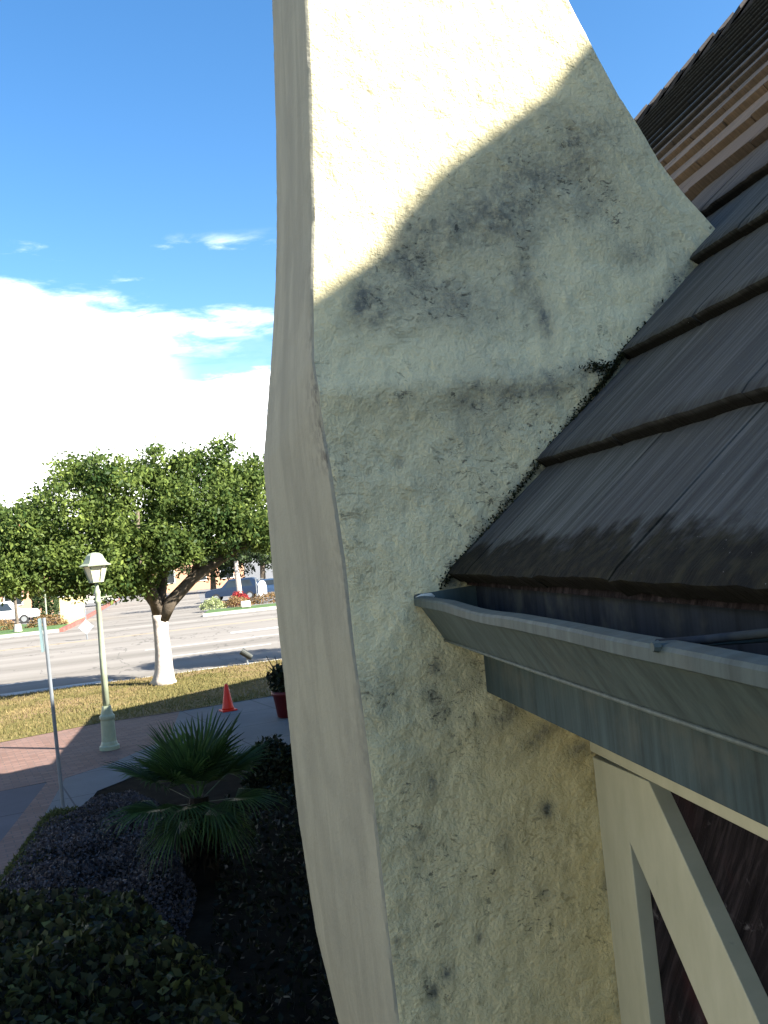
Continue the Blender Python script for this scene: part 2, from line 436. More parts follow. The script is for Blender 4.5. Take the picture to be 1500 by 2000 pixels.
M = dict(
    stucco=mat_stucco(), side=mat_stucco_side(), roof=mat_roof(),
    gutter=mat_metal('gutter_paint', (0.066, 0.088, 0.085), 0.6), fascia=mat_metal('fascia_paint', (0.046, 0.066, 0.068), 0.75, (0.6, 1.3), 0.1),
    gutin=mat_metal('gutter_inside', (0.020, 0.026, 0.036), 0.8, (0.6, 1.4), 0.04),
    cream=mat_cream(), wood=mat_darkwood(), lawn=mat_lawn(), road=mat_road(), brick=mat_brick(),
    conc=mat_concrete('concrete', (0.105, 0.11, 0.115), 1.5), slab=mat_concrete('grey_slab', (0.062, 0.064, 0.078), 2.2), kerb=mat_concrete('kerb_concrete', (0.36, 0.345, 0.31)),
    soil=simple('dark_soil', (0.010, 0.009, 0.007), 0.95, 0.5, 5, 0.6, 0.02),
    far_ground=simple('asphalt_lot', (0.13, 0.13, 0.13), 0.9, 0.2, 0.3),
    green=simple('mown_grass', (0.05, 0.095, 0.026), 0.95, 0.3, 1.2, 0.3),
    redpaint=simple('faded_red_paint', (0.19, 0.075, 0.06), 0.8, 0.3, 1.0),
    whiteline=simple('worn_white_paint', (0.36, 0.35, 0.325), 0.8, 0.3, 1.5), yellowline=simple('worn_yellow_paint', (0.27, 0.205, 0.115), 0.8, 0.2, 1.5),
    bark=simple('bark', (0.10, 0.08, 0.06), 0.95, 0.4, 7, 0.8), limew=simple('whitewashed_bark', (0.40, 0.35, 0.31), 0.9, 0.25, 9, 0.8, 0.1, 25),
    leaf=mat_leaf('ficus_leaf', (0.030, 0.060, 0.018), (0.205, 0.26, 0.062), 0.45),
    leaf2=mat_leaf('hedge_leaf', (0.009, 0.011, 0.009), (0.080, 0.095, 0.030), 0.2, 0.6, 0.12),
    cover=mat_leaf('purple_leaf', (0.017, 0.017, 0.020), (0.085, 0.076, 0.088), 0.1, 0.6, 0.3),
    dleaf=mat_leaf('dark_leaf', (0.005, 0.008, 0.005), (0.022, 0.030, 0.013), 0.1),
    farleaf=mat_leaf('far_leaf', (0.014, 0.028, 0.012), (0.07, 0.095, 0.035), 0.2),
    redleaf=mat_leaf('reddish_leaf', (0.09, 0.07, 0.025), (0.26, 0.15, 0.075), 0.2),
    paleleaf=mat_leaf('pale_leaf', (0.16, 0.19, 0.07), (0.42, 0.46, 0.25), 0.2),
    flower=mat_leaf('red_flower', (0.10, 0.015, 0.015), (0.45, 0.05, 0.05), 0.2),
    palm=mat_leaf('palm_blade', (0.008, 0.022, 0.007), (0.045, 0.090, 0.026), 0.25, 0.5, 0.2),
    dry=mat_leaf('dry_frond', (0.009, 0.007, 0.005), (0.025, 0.02, 0.013), 0.05, 0.8),
    moss=mat_leaf('moss', (0.006, 0.008, 0.004), (0.030, 0.034, 0.012), 0.0, 0.9, 0.1),
    grass=mat_leaf('grass_blade', (0.07, 0.075, 0.02), (0.22, 0.165, 0.08), 0.2, 0.8, 0.1),
    lamp=simple('pale_green_enamel', (0.25, 0.28, 0.195), 0.45, 0.12, 8, 0.1), 
    polegrey=simple('galvanised_steel', (0.14, 0.155, 0.17), 0.5, 0.15, 8), signteal=simple('sign_back', (0.13, 0.19, 0.20), 0.5, 0.1, 8),
    signback=simple('bare_sign_back', (0.34, 0.36, 0.36), 0.5, 0.1, 6), flange=mat_metal('flange_paint', (0.105, 0.125, 0.11), 0.6),
    cone=simple('orange_plastic', (0.62, 0.025, 0.010), 0.45, 0.08, 6), black=simple('black_metal', (0.02, 0.024, 0.022), 0.5, 0.2, 8),
    pot=simple('red_pot', (0.085, 0.009, 0.010), 0.5, 0.15, 8),
    white=simple('white_paint', (0.55, 0.56, 0.56), 0.5, 0.05, 2), rock=simple('pale_stone', (0.62, 0.58, 0.48), 0.9, 0.2, 3, 0.5),
    peach=simple('peach_stucco', (0.44, 0.25, 0.16), 0.9, 0.08, 0.5, 0.2), yellow=simple('pale_yellow_stucco', (0.55, 0.45, 0.22), 0.9, 0.06, 0.5, 0.2),
    tile_red=simple('terracotta', (0.33, 0.13, 0.08), 0.85, 0.3, 1.5, 0.6), greyroof=simple('grey_shingle', (0.045, 0.042, 0.042), 0.9, 0.3, 6, 0.3, 0.06),
    carwhite=simple('white_car_paint', (0.50, 0.50, 0.50), 0.25, 0.02, 1, 0, 0.6), carblue=simple('dark_blue_paint', (0.010, 0.020, 0.045), 0.25, 0.05, 1, 0, 0.6),
    carblue2=simple('mid_blue_paint', (0.025, 0.05, 0.10), 0.25, 0.05, 1, 0, 0.6), carred=simple('red_car_paint', (0.30, 0.03, 0.04), 0.3, 0.05, 1, 0, 0.5),
    tyre=simple('rubber', (0.02, 0.02, 0.02), 0.8, 0.1, 5), chrome=simple('rim_metal', (0.5, 0.5, 0.5), 0.3, 0.05, 5, 0, 0.5, 40, 0.8),
)
_t = NT('lamp_glass', 0.35, 0.5); _t.color((0.80, 0.72, 0.48)); M['lampglass'] = _t.m
_t = NT('window_glass', 0.08, 0.6); _t.color((0.02, 0.025, 0.03)); M['glass'] = _t.m
_t = NT('oil_stain_concrete', 0.85); M['_'] = _t.m

# ================================================================== SETTING
def kerb_y(x): return 27.58 + 0.19 * x            # near kerb line
def far_y(x): return 57.6 + 0.06 * x


sheet('ground', [(-1500, -600), (1500, -600), (1500, 2500), (-1500, 2500)], -0.16, M['far_ground'])
sheet('road', [(-160, kerb_y(-160)), (110, kerb_y(110)), (110, far_y(110)), (-160, far_y(-160))], -0.152, M['road'])
# painted lines
def strip(name, f, x0, x1, w, z, mat):
    return sheet(name, [(x0, f(x0) - w / 2), (x1, f(x1) - w / 2), (x1, f(x1) + w / 2), (x0, f(x0) + w / 2)], z, mat)


strip('centre_line', lambda x: 47.2 + 0.30 * (x + 6) * 0.6, -80, 40, 0.35, -0.147, M['yellowline'])
strip('lane_line', lambda x: 34.4 + 0.19 * x, -2.0, 1.6, 0.25, -0.147, M['whiteline'])
strip('lane_line', lambda x: 31.9 + 0.19 * x, -12, -5.4, 0.18, -0.147, M['whiteline'])
strip('lane_line', lambda x: 38.4 + 0.17 * x, -3.2, 5, 0.25, -0.147, M['whiteline'])
strip('bike_lane_line', lambda x: 42.2 + 0.16 * x, 0.2, 14, 0.9, -0.147, M['whiteline'])
strip('edge_line', lambda x: 29.2 + 0.19 * x, -30, -3.4, 0.5, -0.147, M['whiteline'])
# near land
land = [(-160, -60), (60, -60), (60, kerb_y(60)), (-160, kerb_y(-160))]
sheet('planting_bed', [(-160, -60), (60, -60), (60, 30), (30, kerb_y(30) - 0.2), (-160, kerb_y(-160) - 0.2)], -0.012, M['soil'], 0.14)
struct(MB().prism([(-160, kerb_y(-160) - 0.19), (100, kerb_y(100) - 0.19), (100, kerb_y(100)), (-160, kerb_y(-160))], -0.15, 0.0).build('kerb', M['kerb']))
lawn_front = [(-60, 5.0), (-12, 16.6), (-4.38, 18.77), (-2.61, 19.72), (-1.1, 19.97), (0.97, 20.62), (12, 24.2), (24, 27.6)]
sheet('lawn', lawn_front + [(24, kerb_y(24) - 0.2), (-60, kerb_y(-60) - 0.2)], 0.002, M['lawn'])
sheet('brick_path', [(-60, 0.5), (-12, 12.45), (-3.42, 14.41), (-2.58, 14.73), (-1.98, 15.4), (-1.15, 17.02), (-1.09, 19.97)] + [(-2.61, 19.72), (-4.38, 18.77), (-12, 16.6), (-60, 5.0)], -0.004, M['brick'])
sheet('brick_border', [(-2.74, -10), (-2.48, -10), (-2.48, 12.6), (-2.56, 14.73), (-2.80, 14.62)], -0.003, M['brick'])
sheet('driveway_slab', [(-60, -10), (-2.74, -10), (-2.80, 14.62), (-3.42, 14.40), (-12, 12.44), (-60, 0.4)], -0.005, M['slab'])
sheet('sidewalk', [(-2.48, 12.6), (-1.99, 12.75), (-1.95, 13.6), (-1.25, 14.6), (0.6, 15.0), (12, 18.2), (12, 24.2), (0.97, 20.62), (-1.09, 19.97), (-1.15, 17.02), (-1.98, 15.4), (-2.56, 14.73)], -0.004, M['conc'])
# far side
sheet('far_lawn', [(-1.3, far_y(-1.3) + 0.25), (60, far_y(60) + 0.25), (60, 63.5), (-1.0, 62.5)], -0.01, M['green'], 0.14)
sheet('far_lawn', [(-90, far_y(-90) + 0.25), (-10.2, far_y(-10.2) + 0.25), (-10.2, 64), (-16, 72), (-90, 72)], -0.01, M['green'], 0.14)
struct(MB().prism([(-90, far_y(-90)), (-9.6, far_y(-9.6)), (-9.6, far_y(-9.6) + 0.28), (-90, far_y(-90) + 0.28)], -0.15, 0.03).build('kerb', M['kerb']))
struct(MB().prism([(-1.3, far_y(-1.3)), (60, far_y(60)), (60, far_y(60) + 0.28), (-1.3, far_y(-1.3) + 0.28)], -0.15, 0.03).build('kerb', M['kerb']))
struct(MB().prism([(-9.6, 57.05), (-9.35, 57.05), (-9.4, 62), (-11.8, 112), (-12.1, 112), (-9.7, 62)], -0.15, 0.06).build('red_kerb', M['redpaint']))
sheet('side_street', [(-9.6, 57.2), (-1.3, 57.5), (-1.3, 62.5), (-3.2, 122), (-11.4, 120), (-9.4, 62)], -0.148, M['road'])

# ================================================================== HOUSE
K = 0.221                      # run of one course
YC = 1.9                       # chimney face


def roofz(x): return 3.0 + 1.0075 * x - 0.572


RN = Vector((-1.0075, 0, 1)).normalized(); RS = Vector((1, 0, 1.0075)).normalized()
EX = K / RS.x                  # exposure along the slope
XR = 4.9; ZR = roofz(XR)
house = root('house', (0.78, 1.0, 0.0), 'cream stucco house with a dark shake roof, grey gutter and half timbering', 'house')


def hp(o): return join_parent_world(o, house)


# ---- chimney -------------------------------------------------------
xl_t = [(0, 0.30), (1.6, 0.287), (2.034, 0.273), (2.241, 0.268), (2.449, 0.264), (2.658, 0.258), (2.807, 0.251), (2.977, 0.249), (3.083, 0.243), (3.191, 0.236), (3.299, 0.227), (3.406, 0.225), (3.557, 0.240), (3.731, 0.262), (3.896, 0.273), (4.039, 0.283), (4.173, 0.290), (5.4, 0.34)]
xf_t = [(0, 0.36), (1.50, 0.25), (1.709, 0.211), (1.979, 0.172), (2.135, 0.161), (2.276, 0.154), (2.487, 0.150), (2.758, 0.143), (3.015, 0.143), (3.173, 0.142), (3.274, 0.144), (3.418, 0.166), (3.562, 0.188), (3.767, 0.217), (4.003, 0.243), (4.226, 0.262), (4.422, 0.274), (4.604, 0.283), (5.4, 0.33)]
xr_t = [(0, 1.30), (3.60, 1.27), (3.692, 1.205), (3.764, 1.153), (3.851, 1.097), (3.938, 1.055), (4.005, 1.018), (4.11, 0.971), (4.232, 0.921), (4.6, 0.80), (5.4, 0.66)]
yf_t = [(0, 1.88), (2.6, 1.895), (3.34, 1.90), (3.42, 1.925), (3.60, 1.965), (3.8, 1.985), (4.3, 2.00), (5.4, 2.03)]


def lev(a, b, n): return [a + (b - a) * i / n for i in range(n)]


zs = lev(0, 1.5, 8) + lev(1.5, 4.75, 300) + lev(4.75, 5.4, 8) + [5.4]
NF, NL = 150, 22
STAINS = [(0.349, 3.539, 0.024, 0.06, -25, 0.9, 0.3), (0.373, 3.487, 0.017, 0.026, -30, 0.9, 0.2), (0.751, 3.475, 0.015, 0.052, 0, 0.9, 0.2), (0.721, 3.558, 0.033, 0.055, 0, 0.5, 0.4), (0.994, 3.619, 0.049, 0.033, 10, 0.6, 0.5), (0.798, 3.828, 0.12, 0.098, 20, 0.55, 0.5), (0.665, 3.724, 0.098, 0.076, 0, 0.6, 0.4), (0.532, 3.693, 0.076, 0.066, 0, 0.5, 0.5), (0.938, 3.741, 0.087, 0.076, 0, 0.4, 0.7), (0.455, 3.626, 0.06, 0.049, 0, 0.7, 0.5), (0.539, 3.531, 0.076, 0.049, 0, 0.6, 0.6), (0.413, 3.548, 0.066, 0.055, 0, 0.4, 0.4), (0.904, 3.898, 0.087, 0.076, 0, 0.5, 0.5), (0.606, 3.493, 0.087, 0.038, 0, 0.3, 0.4), (0.723, 3.699, 0.044, 0.098, 0, 0.4, 0.3), (0.648, 3.305, 0.148, 0.038, 3, 0.6, 0.9), (0.555, 3.288, 0.053, 0.048, 30, 0.5, 1.0), (0.583, 3.226, 0.048, 0.042, 40, 0.3, 1.0), (0.768, 3.331, 0.074, 0.028, 5, 0.7, 1.0), (0.846, 3.344, 0.032, 0.019, 0, 0.9, 1.0), (0.687, 3.235, 0.064, 0.042, -40, 0.2, 0.9), (0.399, 3.298, 0.106, 0.042, 0, 0.3, 0.4), (0.471, 3.13, 0.064, 0.064, 0, 0.1, 0.7), (0.387, 3.174, 0.013, 0.015, 0, 0.7, 0.2), (0.543, 3.058, 0.042, 0.085, -30, 0.0, 0.8), (0.638, 3.094, 0.032, 0.064, -40, 0.3, 0.9), (0.498, 2.942, 0.021, 0.053, -40, 0.6, 1), (0.303, 3.207, 0.064, 0.064, 0, 0.05, 0.5), (0.422, 2.74, 0.015, 0.021, 20, 0.9, 0.8), (0.411, 2.683, 0.017, 0.023, 30, 0.7, 0.8), (0.43, 2.649, 0.021, 0.017, 0, 0.5, 0.8), (0.299, 2.707, 0.053, 0.053, 0, 0.35, 0.5), (0.562, 2.632, 0.042, 0.023, 28, 0.8, 1), (0.642, 2.579, 0.064, 0.019, 30, 0.6, 1), (0.508, 2.704, 0.042, 0.042, 20, 0.3, 0.9), (0.719, 2.537, 0.032, 0.015, 25, 0.7, 1), (0.465, 2.612, 0.074, 0.064, 0, 0.2, 0.7), (0.37, 2.54, 0.053, 0.053, 0, 0.2, 0.5), (0.357, 2.405, 0.011, 0.011, 0, 1, 0.5), (0.632, 2.418, 0.015, 0.015, 0, 1, 0.8), (0.394, 2.505, 0.008, 0.019, 0, 0.8, 0.4), (0.536, 2.368, 0.015, 0.032, 0, 0.4, 0.8), (0.384, 2.123, 0.011, 0.013, 0, 1, 0.6), (0.353, 2.088, 0.011, 0.015, 0, 1, 0.6), (0.461, 2.179, 0.007, 0.01, 0, 1, 0.3), (0.289, 2.202, 0.006, 0.006, 0, 1, 0.3), (0.608, 2.245, 0.011, 0.011, 0, 0.6, 0.6), (0.745, 2.245, 0.006, 0.021, 0, 0.7, 0.6), (0.334, 2.387, 0.064, 0.095, 0, 0.15, 0.5), (0.491, 2.311, 0.127, 0.127, 0, 0.05, 0.45), (0.585, 2.137, 0.085, 0.127, 0, 0.0, 0.4), (0.392, 2.097, 0.074, 0.042, 0, 0.1, 0.5), (0.268, 2.428, 0.008, 0.032, 0, 0.4, 0.6)]
verts = []; stn = []; per = NF + 1 + 3 + NL
RC = 0.005
for z in zs:
    xl, xf, xr, yf = interp(z, xl_t), interp(z, xf_t), interp(z, xr_t), interp(z, yf_t); yb = 2.6
    ring = []
    for i in range(NF + 1):                       # front face, left to right
        u = i / NF; ring.append((xl + RC + (xr - xl - 2 * RC) * u, yf, (0, -1)))
    ring += [(xr, yf + RC, (1, 0)), (xr, yb, (1, 0)), (xf + RC, yb, (0, 1))]
    for i in range(NL):                           # left face, far to near
        u = i / (NL - 1); ring.append((xf + (xl - xf) * u, yb + (yf + RC - yb) * u, (-1, 0.25 if u < .98 else -0.4)))
    for j, (x, y, nn) in enumerate(ring):
        p = (x, y, z)
        if j <= NF:
            d = 0.008 * fbm(p, 5.5, 2) + 0.0045 * max(0, fbm((x + 9, y, z * 1.6 + x * .8), 17, 3) - 0.15) * (1 if z > 2.6 else .5) + 0.0036 * fbm((x + 3, y, z), 26, 3) + 0.0036 * max(0, noise.noise(Vector(p) * 55)) + 0.0022 * noise.noise(Vector((x, y, z * 1.3)) * 110)
            # slumped plaster under the break line
            if z < 3.36: d += 0.006 * math.exp(-((z - 3.33) / 0.03) ** 2)
            edge = min(1, j / 4, (NF - j) / 4 + .3); d *= 0.35 + 0.65 * edge
        else:
            d = 0.0045 * fbm(p, 2.2, 2) + 0.0010 * fbm(p, 40, 2)
        verts.append((x + nn[0] * d, y + nn[1] * d, z))
        # stain channels
        G = Kd = Yw = 0.0
        if j <= NF:
            for sx, sz, rx, ry, a, g, s in STAINS:
                dx, dz = x - sx, z - sz
                if abs(dx) > 0.4 or abs(dz) > 0.4: continue
                ca, sa = math.cos(rad(a)), math.sin(rad(a)); ux = (dx * ca + dz * sa) / rx; uz = (-dx * sa + dz * ca) / ry
                w = math.exp(-0.9 * (ux * ux + uz * uz) ** 0.8)
                G = max(G, G + (1 - G) * g * w * 0.85); Kd = max(Kd, Kd + (1 - Kd) * s * w)
            # dirty line where the roof meets the plaster
            dr = z - roofz(x) - 0.03
            if x > 0.45 and -0.05 < dr < 0.16:
                w = math.exp(-max(0, dr) / 0.022); Kd = max(Kd, w); G = max(G, 0.6 * w)
            Kd = max(Kd, 0.07 + 0.30 * max(0, noise.noise(Vector((x, 0, z)) * 4)))
            Yw = max(0.0, min(1, (x - 0.42) / 0.3)) * max(0.0, min(1, (2.80 - z) / 0.22)) * (1.0 if z > 1.9 else 1.0)
            Yw = max(Yw, 0.35 * max(0, noise.noise(Vector((x, 5, z)) * 3.2) - .1))
        if j > NF + 3:
            cd = (NL - 1 - (j - NF - 4)) / (NL - 1)
            for sz_, hz_, am_ in ((3.34, 0.05, .9), (3.26, 0.04, .8), (3.20, 0.03, .9), (3.47, 0.06, .4), (2.95, 0.12, .3), (2.6, 0.1, .25), (3.62, 0.03, .5)):
                G = max(G, am_ * math.exp(-((z - sz_) / hz_) ** 2) * math.exp(-cd / 0.10))
        stn.append((G, Kd, Yw))
faces = []; mids = []
for r in range(len(zs) - 1):
    for k in range(per):
        k2 = (k + 1) % per
        faces.append((r * per + k, r * per + k2, (r + 1) * per + k2, (r + 1) * per + k)); mids.append(0 if k < NF + 1 else 1)
top0 = (len(zs) - 1) * per
faces.append(tuple(top0 + k for k in range(per))); mids.append(0)
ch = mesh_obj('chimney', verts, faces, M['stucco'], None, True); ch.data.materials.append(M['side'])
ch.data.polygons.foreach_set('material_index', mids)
ch.data.set_sharp_from_angle(angle=rad(38))
ca_ = ch.data.color_attributes.new('stain', 'FLOAT_COLOR', 'POINT')
ca_.data.foreach_set('color', np.c_[np.array(stn), np.ones(len(stn))].astype(np.float32).ravel())
hp(ch)

# ---- roof ----------------------------------------------------------
RV, RF, TC, RD, WM = [], [], [], [], []


def shake(row, y0, y1, fine, x_eave=0.0):
    ns, ny = (10, 12) if fine else (4, 4)
    t = 0.029 + random.uniform(-0.0025, 0.0025); so_ = random.uniform(-0.004, 0.004); tl = random.uniform(-0.0025, 0.0025); rid = random.random()
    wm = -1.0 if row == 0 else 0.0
    if 4 <= row <= 10: wm = [0.25, 0.6, 0.85, 0.85, 0.75, 0.5, 0.3][row - 4] * random.uniform(0.75, 1)  # upper courses tinted brown, standing in for warm light on them
    x0 = (row + 2.2) * K
    base = Vector((x0, 0, roofz(x0)))
    o = len(RV); top = []
    Lg = EX * 1.10
    for a in range(ns + 1):
        s = Lg * (a / ns) ** (1.3 if fine else 1)
        for b in range(ny + 1):
            y = y0 + (y1 - y0) * b / ny
            h = t * (1 - s / EX * 0.97) + tl * (b / ny - 0.5)
            ss = s + so_
            if fine:
                if a == 0: ss += 0.004 * fbm((y * 3, row, 0), 16, 3); h += 0.003 * fbm((y, row, 7), 40, 3) - 0.003
                h += 0.0012 * noise.noise(Vector((y * 90, s * 4, row)))
            P = base + RS * ss + RN * h; P.y = y
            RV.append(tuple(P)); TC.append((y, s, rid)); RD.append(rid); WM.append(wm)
    for a in range(ns):
        for b in range(ny):
            i = o + a * (ny + 1) + b; RF.append((i, i + 1, i + ny + 2, i + ny + 1))
    # butt and sides
    lo = len(RV)
    border = [b for b in range(ny + 1)] + [a * (ny + 1) + ny for a in range(1, ns + 1)]
    border2 = [b for b in range(ny + 1)] + [a * (ny + 1) + ny for a in range(1, ns + 1)] + [ns * (ny + 1) + b for b in range(ny - 1, -1, -1)] + [a * (ny + 1) for a in range(ns - 1, 0, -1)]
    for i in border2:
        P = Vector(RV[o + i]); s = TC[o + i][1]
        rel = P - base; h = rel.dot(RN); P = P - RN * (h + 0.006)
        if fine and s == 0: P += RS * (0.004 + 0.004 * fbm((P.y, row, 3), 50, 2))
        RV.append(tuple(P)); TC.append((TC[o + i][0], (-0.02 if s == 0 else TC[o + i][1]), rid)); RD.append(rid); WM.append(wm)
    nb = len(border2)
    for q in range(nb):
        RF.append((o + border2[(q + 1) % nb], o + border2[q], lo + q, lo + (q + 1) % nb))


nrows = int((XR / K) - 2.2) + 1
for row in range(nrows):
    x0 = (row + 2.2) * K
    y = -2.2 + random.uniform(0, 0.2)
    yend = 9.15
    while y < yend:
        w = random.choice([0.27, 0.33, 0.38]) * random.uniform(0.9, 1.1)
        if y + w > yend: break
        if not (y + w > 2.62 and x0 < 1.42):
            gapw = random.choice([0.0015, 0.002, 0.003, 0.009 if row > 3 else 0.002])
            shake(row, y + gapw / 2, y + w - gapw / 2, row <= 5 and y < 2.3)
        y += w
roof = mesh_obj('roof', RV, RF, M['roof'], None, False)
for nm, dat in (('rnd', RD), ('warm_light', WM)):
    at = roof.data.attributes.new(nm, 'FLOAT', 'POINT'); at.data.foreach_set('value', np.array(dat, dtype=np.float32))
at = roof.data.attributes.new('tc', 'FLOAT_VECTOR', 'POINT'); at.data.foreach_set('vector', np.array(TC, dtype=np.float32).ravel())
hp(roof)
# decking below the shakes and the unseen slopes (main roof with hipped street end)
d = MB(); off = -0.05
P3 = lambda x, y: (x, y, roofz(x) + off)
zR = roofz(XR) - 0.02; xe2 = 2 * XR - 0.5
d.add([P3(0.53, -7), P3(0.53, 2.62), (XR, 2.62, zR), (XR, -7, zR)], [(0, 1, 2, 3)])
d.add([P3(1.4, 2.62), P3(1.4, 12.7), (XR, 9.2, zR), (XR, 2.62, zR)], [(0, 1, 2, 3)])
d.add([P3(1.4, 12.7), (8.4, 12.7, roofz(1.4) + off), (XR, 9.2, zR)], [(0, 1, 2)])
d.add([(XR, -7, zR), (XR, 9.2, zR), (8.4, 12.7, roofz(1.4) + off), (xe2, 6, 2.9), (xe2, -7, 2.9)], [(0, 1, 2, 3, 4)])
hp(d.build('roof_deck', M['greyroof']))
rc = MB(); y = -1.17 - 12 * 0.34
while y < 9.1:
    w = 0.34; zt = ZR + 0.018; h = 0.088 + random.uniform(-.008, .008)
    a, b = y, y + w + 0.05
    prof = lambda lift: [(XR - 0.16, zt - 0.15 + lift), (XR, zt + 0.012 + lift), (XR + 0.16, zt - 0.15 + lift), (XR + 0.15, zt - 0.18 + lift), (XR, zt - 0.02 + lift), (XR - 0.15, zt - 0.18 + lift)]
    A = [(x, a, z) for x, z in prof(h)]; B = [(x, b, z) for x, z in prof(0.0)]
    rc.add(A + B, [(i, (i + 1) % 6, 6 + (i + 1) % 6, 6 + i) for i in range(6)] + [(5, 4, 3, 2, 1, 0), (6, 7, 8, 9, 10, 11)])
    y += w
join_parent_world(rc.build('ridge_cap', M['greyroof']), house)

# ---- gutter ---------------------------------------------------------
gy = lev(-4.0, 0.0, 10) + lev(0.0, 1.885, 110) + [1.885]
prof_out = [(0.5245, 2.905), (0.5245, 2.792), (0.500, 2.786), (0.462, 2.792), (0.449, 2.797), (0.443, 2.803), (0.438, 2.812), (0.427, 2.831), (0.414, 2.851), (0.404, 2.868), (0.400, 2.876), (0.391, 2.8765), (0.3885, 2.879), (0.3885, 2.8935), (0.391, 2.8975), (0.400, 2.899), (0.410, 2.8985)]
prof_in = [(0.410, 2.8960), (0.401, 2.8955), (0.394, 2.893), (0.394, 2.882), (0.4035, 2.8795), (0.4105, 2.868), (0.431, 2.834), (0.443, 2.815), (0.456, 2.800), (0.500, 2.793), (0.5225, 2.798), (0.5225, 2.905)]
prof = prof_out + prof_in; npf = len(prof)


def sag(y):
    return -0.004 * math.exp(-((y - 1.42) / 0.13) ** 2) + 0.0035 * math.exp(-((y - 1.62) / 0.09) ** 2) + 0.002 * noise.noise(Vector((0, y * 3.0, 0)))


gv = []; gf = []; gm = []
for y in gy:
    for k, (x, z) in enumerate(prof):
        w = max(0, min(1, (0.47 - x) / 0.07)); lipw = max(0, min(1, (z - 2.86) / 0.03)) * w
        gv.append((x + w * 0.0016 * noise.noise(Vector((3, y * 6, z * 9))) - lipw * 0.5 * sag(y), y, z - lipw * 0.006 - w * 0.004 * (1.9 - y) + lipw * sag(y) + 0.0012 * noise.noise(Vector((x * 8, y * 5, 0)))))
for r in range(len(gy) - 1):
    for k in range(npf):
        k2 = (k + 1) % npf
        gf.append((r * npf + k, r * npf + k2, (r + 1) * npf + k2, (r + 1) * npf + k)); gm.append(0 if k < len(prof_out) else 1)
gf.append(tuple(range(npf))); gf.append(tuple((len(gy) - 1) * npf + k for k in range(npf - 1, -1, -1))); gm += [0, 0]
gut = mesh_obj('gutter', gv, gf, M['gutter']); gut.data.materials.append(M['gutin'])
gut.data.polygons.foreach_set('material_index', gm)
bm = bmesh.new(); bm.from_mesh(gut.data); bmesh.ops.recalc_face_normals(bm, faces=bm.faces); bm.to_mesh(gut.data); bm.free()
hp(gut)
fg = MB(); fg.tube([(0.4455, y, 2.7975 - 0.33 * 0.004 * (1.9 - y)) for y in (-4.0, -2, -1, 0, 0.4, 0.8, 1.2, 1.5, 1.75, 1.885)], 0.0032, 6)
join_parent_world(fg.build('drip_edge', M['flange'], None, True), gut)
# end cap against the plaster
ec = MB(); n_ = len(prof_out); ec.add([(x, 1.886, z) for x, z in prof_out] + [(x, 1.889, z) for x, z in prof_out], [tuple(range(n_)), tuple(range(2 * n_ - 1, n_ - 1, -1))] + [(i, (i + 1) % n_, n_ + (i + 1) % n_, n_ + i) for i in range(n_)])
join_parent_world(ec.build('end_cap', M['gutter']), gut)
sl_ = MB(); sl_.tube([(0.392, 1.882, 2.890), (0.405, 1.886, 2.8925), (0.424, 1.889, 2.893), (0.436, 1.890, 2.889)], [0.003, 0.0055, 0.006, 0.003], 8)
join_parent_world(sl_.build('sealant', M['rock'], None, True), gut)
gs = MB(); gs.tube([(0.383, 0.80, 2.8865), (0.3895, 0.80, 2.8865)], [0.0045, 0.006], 8); gs.tube([(0.390, 0.80, 2.8865), (0.52, 0.80, 2.8800)], 0.0028, 6)
join_parent_world(gs.build('spike', M['gutter']), gut)
gr = MB(); gr.tube([(0.400, 0.825, 2.886), (0.43, 0.79, 2.889), (0.47, 0.72, 2.898), (0.522, 0.66, 2.905)], 0.0042, 8)
join_parent_world(gr.build('hanger_rod', M['gutin'], None, True), gut)
# ---- fascia, soffit, frieze, timbers ----------------------------------
hp(MB().box(0.5265, 0.552, -6, 1.893, 2.679, 2.90).build('fascia', M['fascia'], None, False, 0.0015))
hp(MB().box(0.505, 0.535, -6, 1.89, 2.9065, 2.9275).build('eave_batten', M['wood']))
hp(MB().box(0.552, 0.745, -6, 1.893, 2.690, 2.705).build('soffit', M['cream']))
hp(MB().box(0.741, 0.770, -6, 1.893, 2.528, 2.688).build('frieze', M['cream'], None, False, 0.002))


def timber(name, pts, x0, x1, mat, seg=14):
    """a board lying in the wall plane: pts are the four (y, z) corners a-b (one side) and d-c (other side)"""
    a, b, c, dd = [np.array(p) for p in pts]; mb = MB(); vs = []
    for i in range(seg + 1):
        u = i / seg; l = a + (b - a) * u; r = dd + (c - dd) * u
        wob = 0.0022 * noise.noise(Vector((u * 6, x0, a[0] * 9))); wob2 = 0.0022 * noise.noise(Vector((u * 6, 4, a[0] * 9)))
        vs += [(x0, l[0] + wob, l[1]), (x0, r[0] + wob2, r[1]), (x1, r[0] + wob2, r[1]), (x1, l[0] + wob, l[1])]
    fs = []
    for i in range(seg):
        for k in range(4): fs.append((i * 4 + k, i * 4 + (k + 1) % 4, i * 4 + 4 + (k + 1) % 4, i * 4 + 4 + k))
    fs += [(3, 2, 1, 0), tuple(seg * 4 + k for k in range(4))]
    mb.add(vs, fs); return hp(mb.build(name, mat, None, False, 0.0018))


timber('timber_post', [(1.892, 2.516), (1.855, 0.0), (1.672, 0.0), (1.7475, 2.512)], 0.745, 0.778, M['cream'])
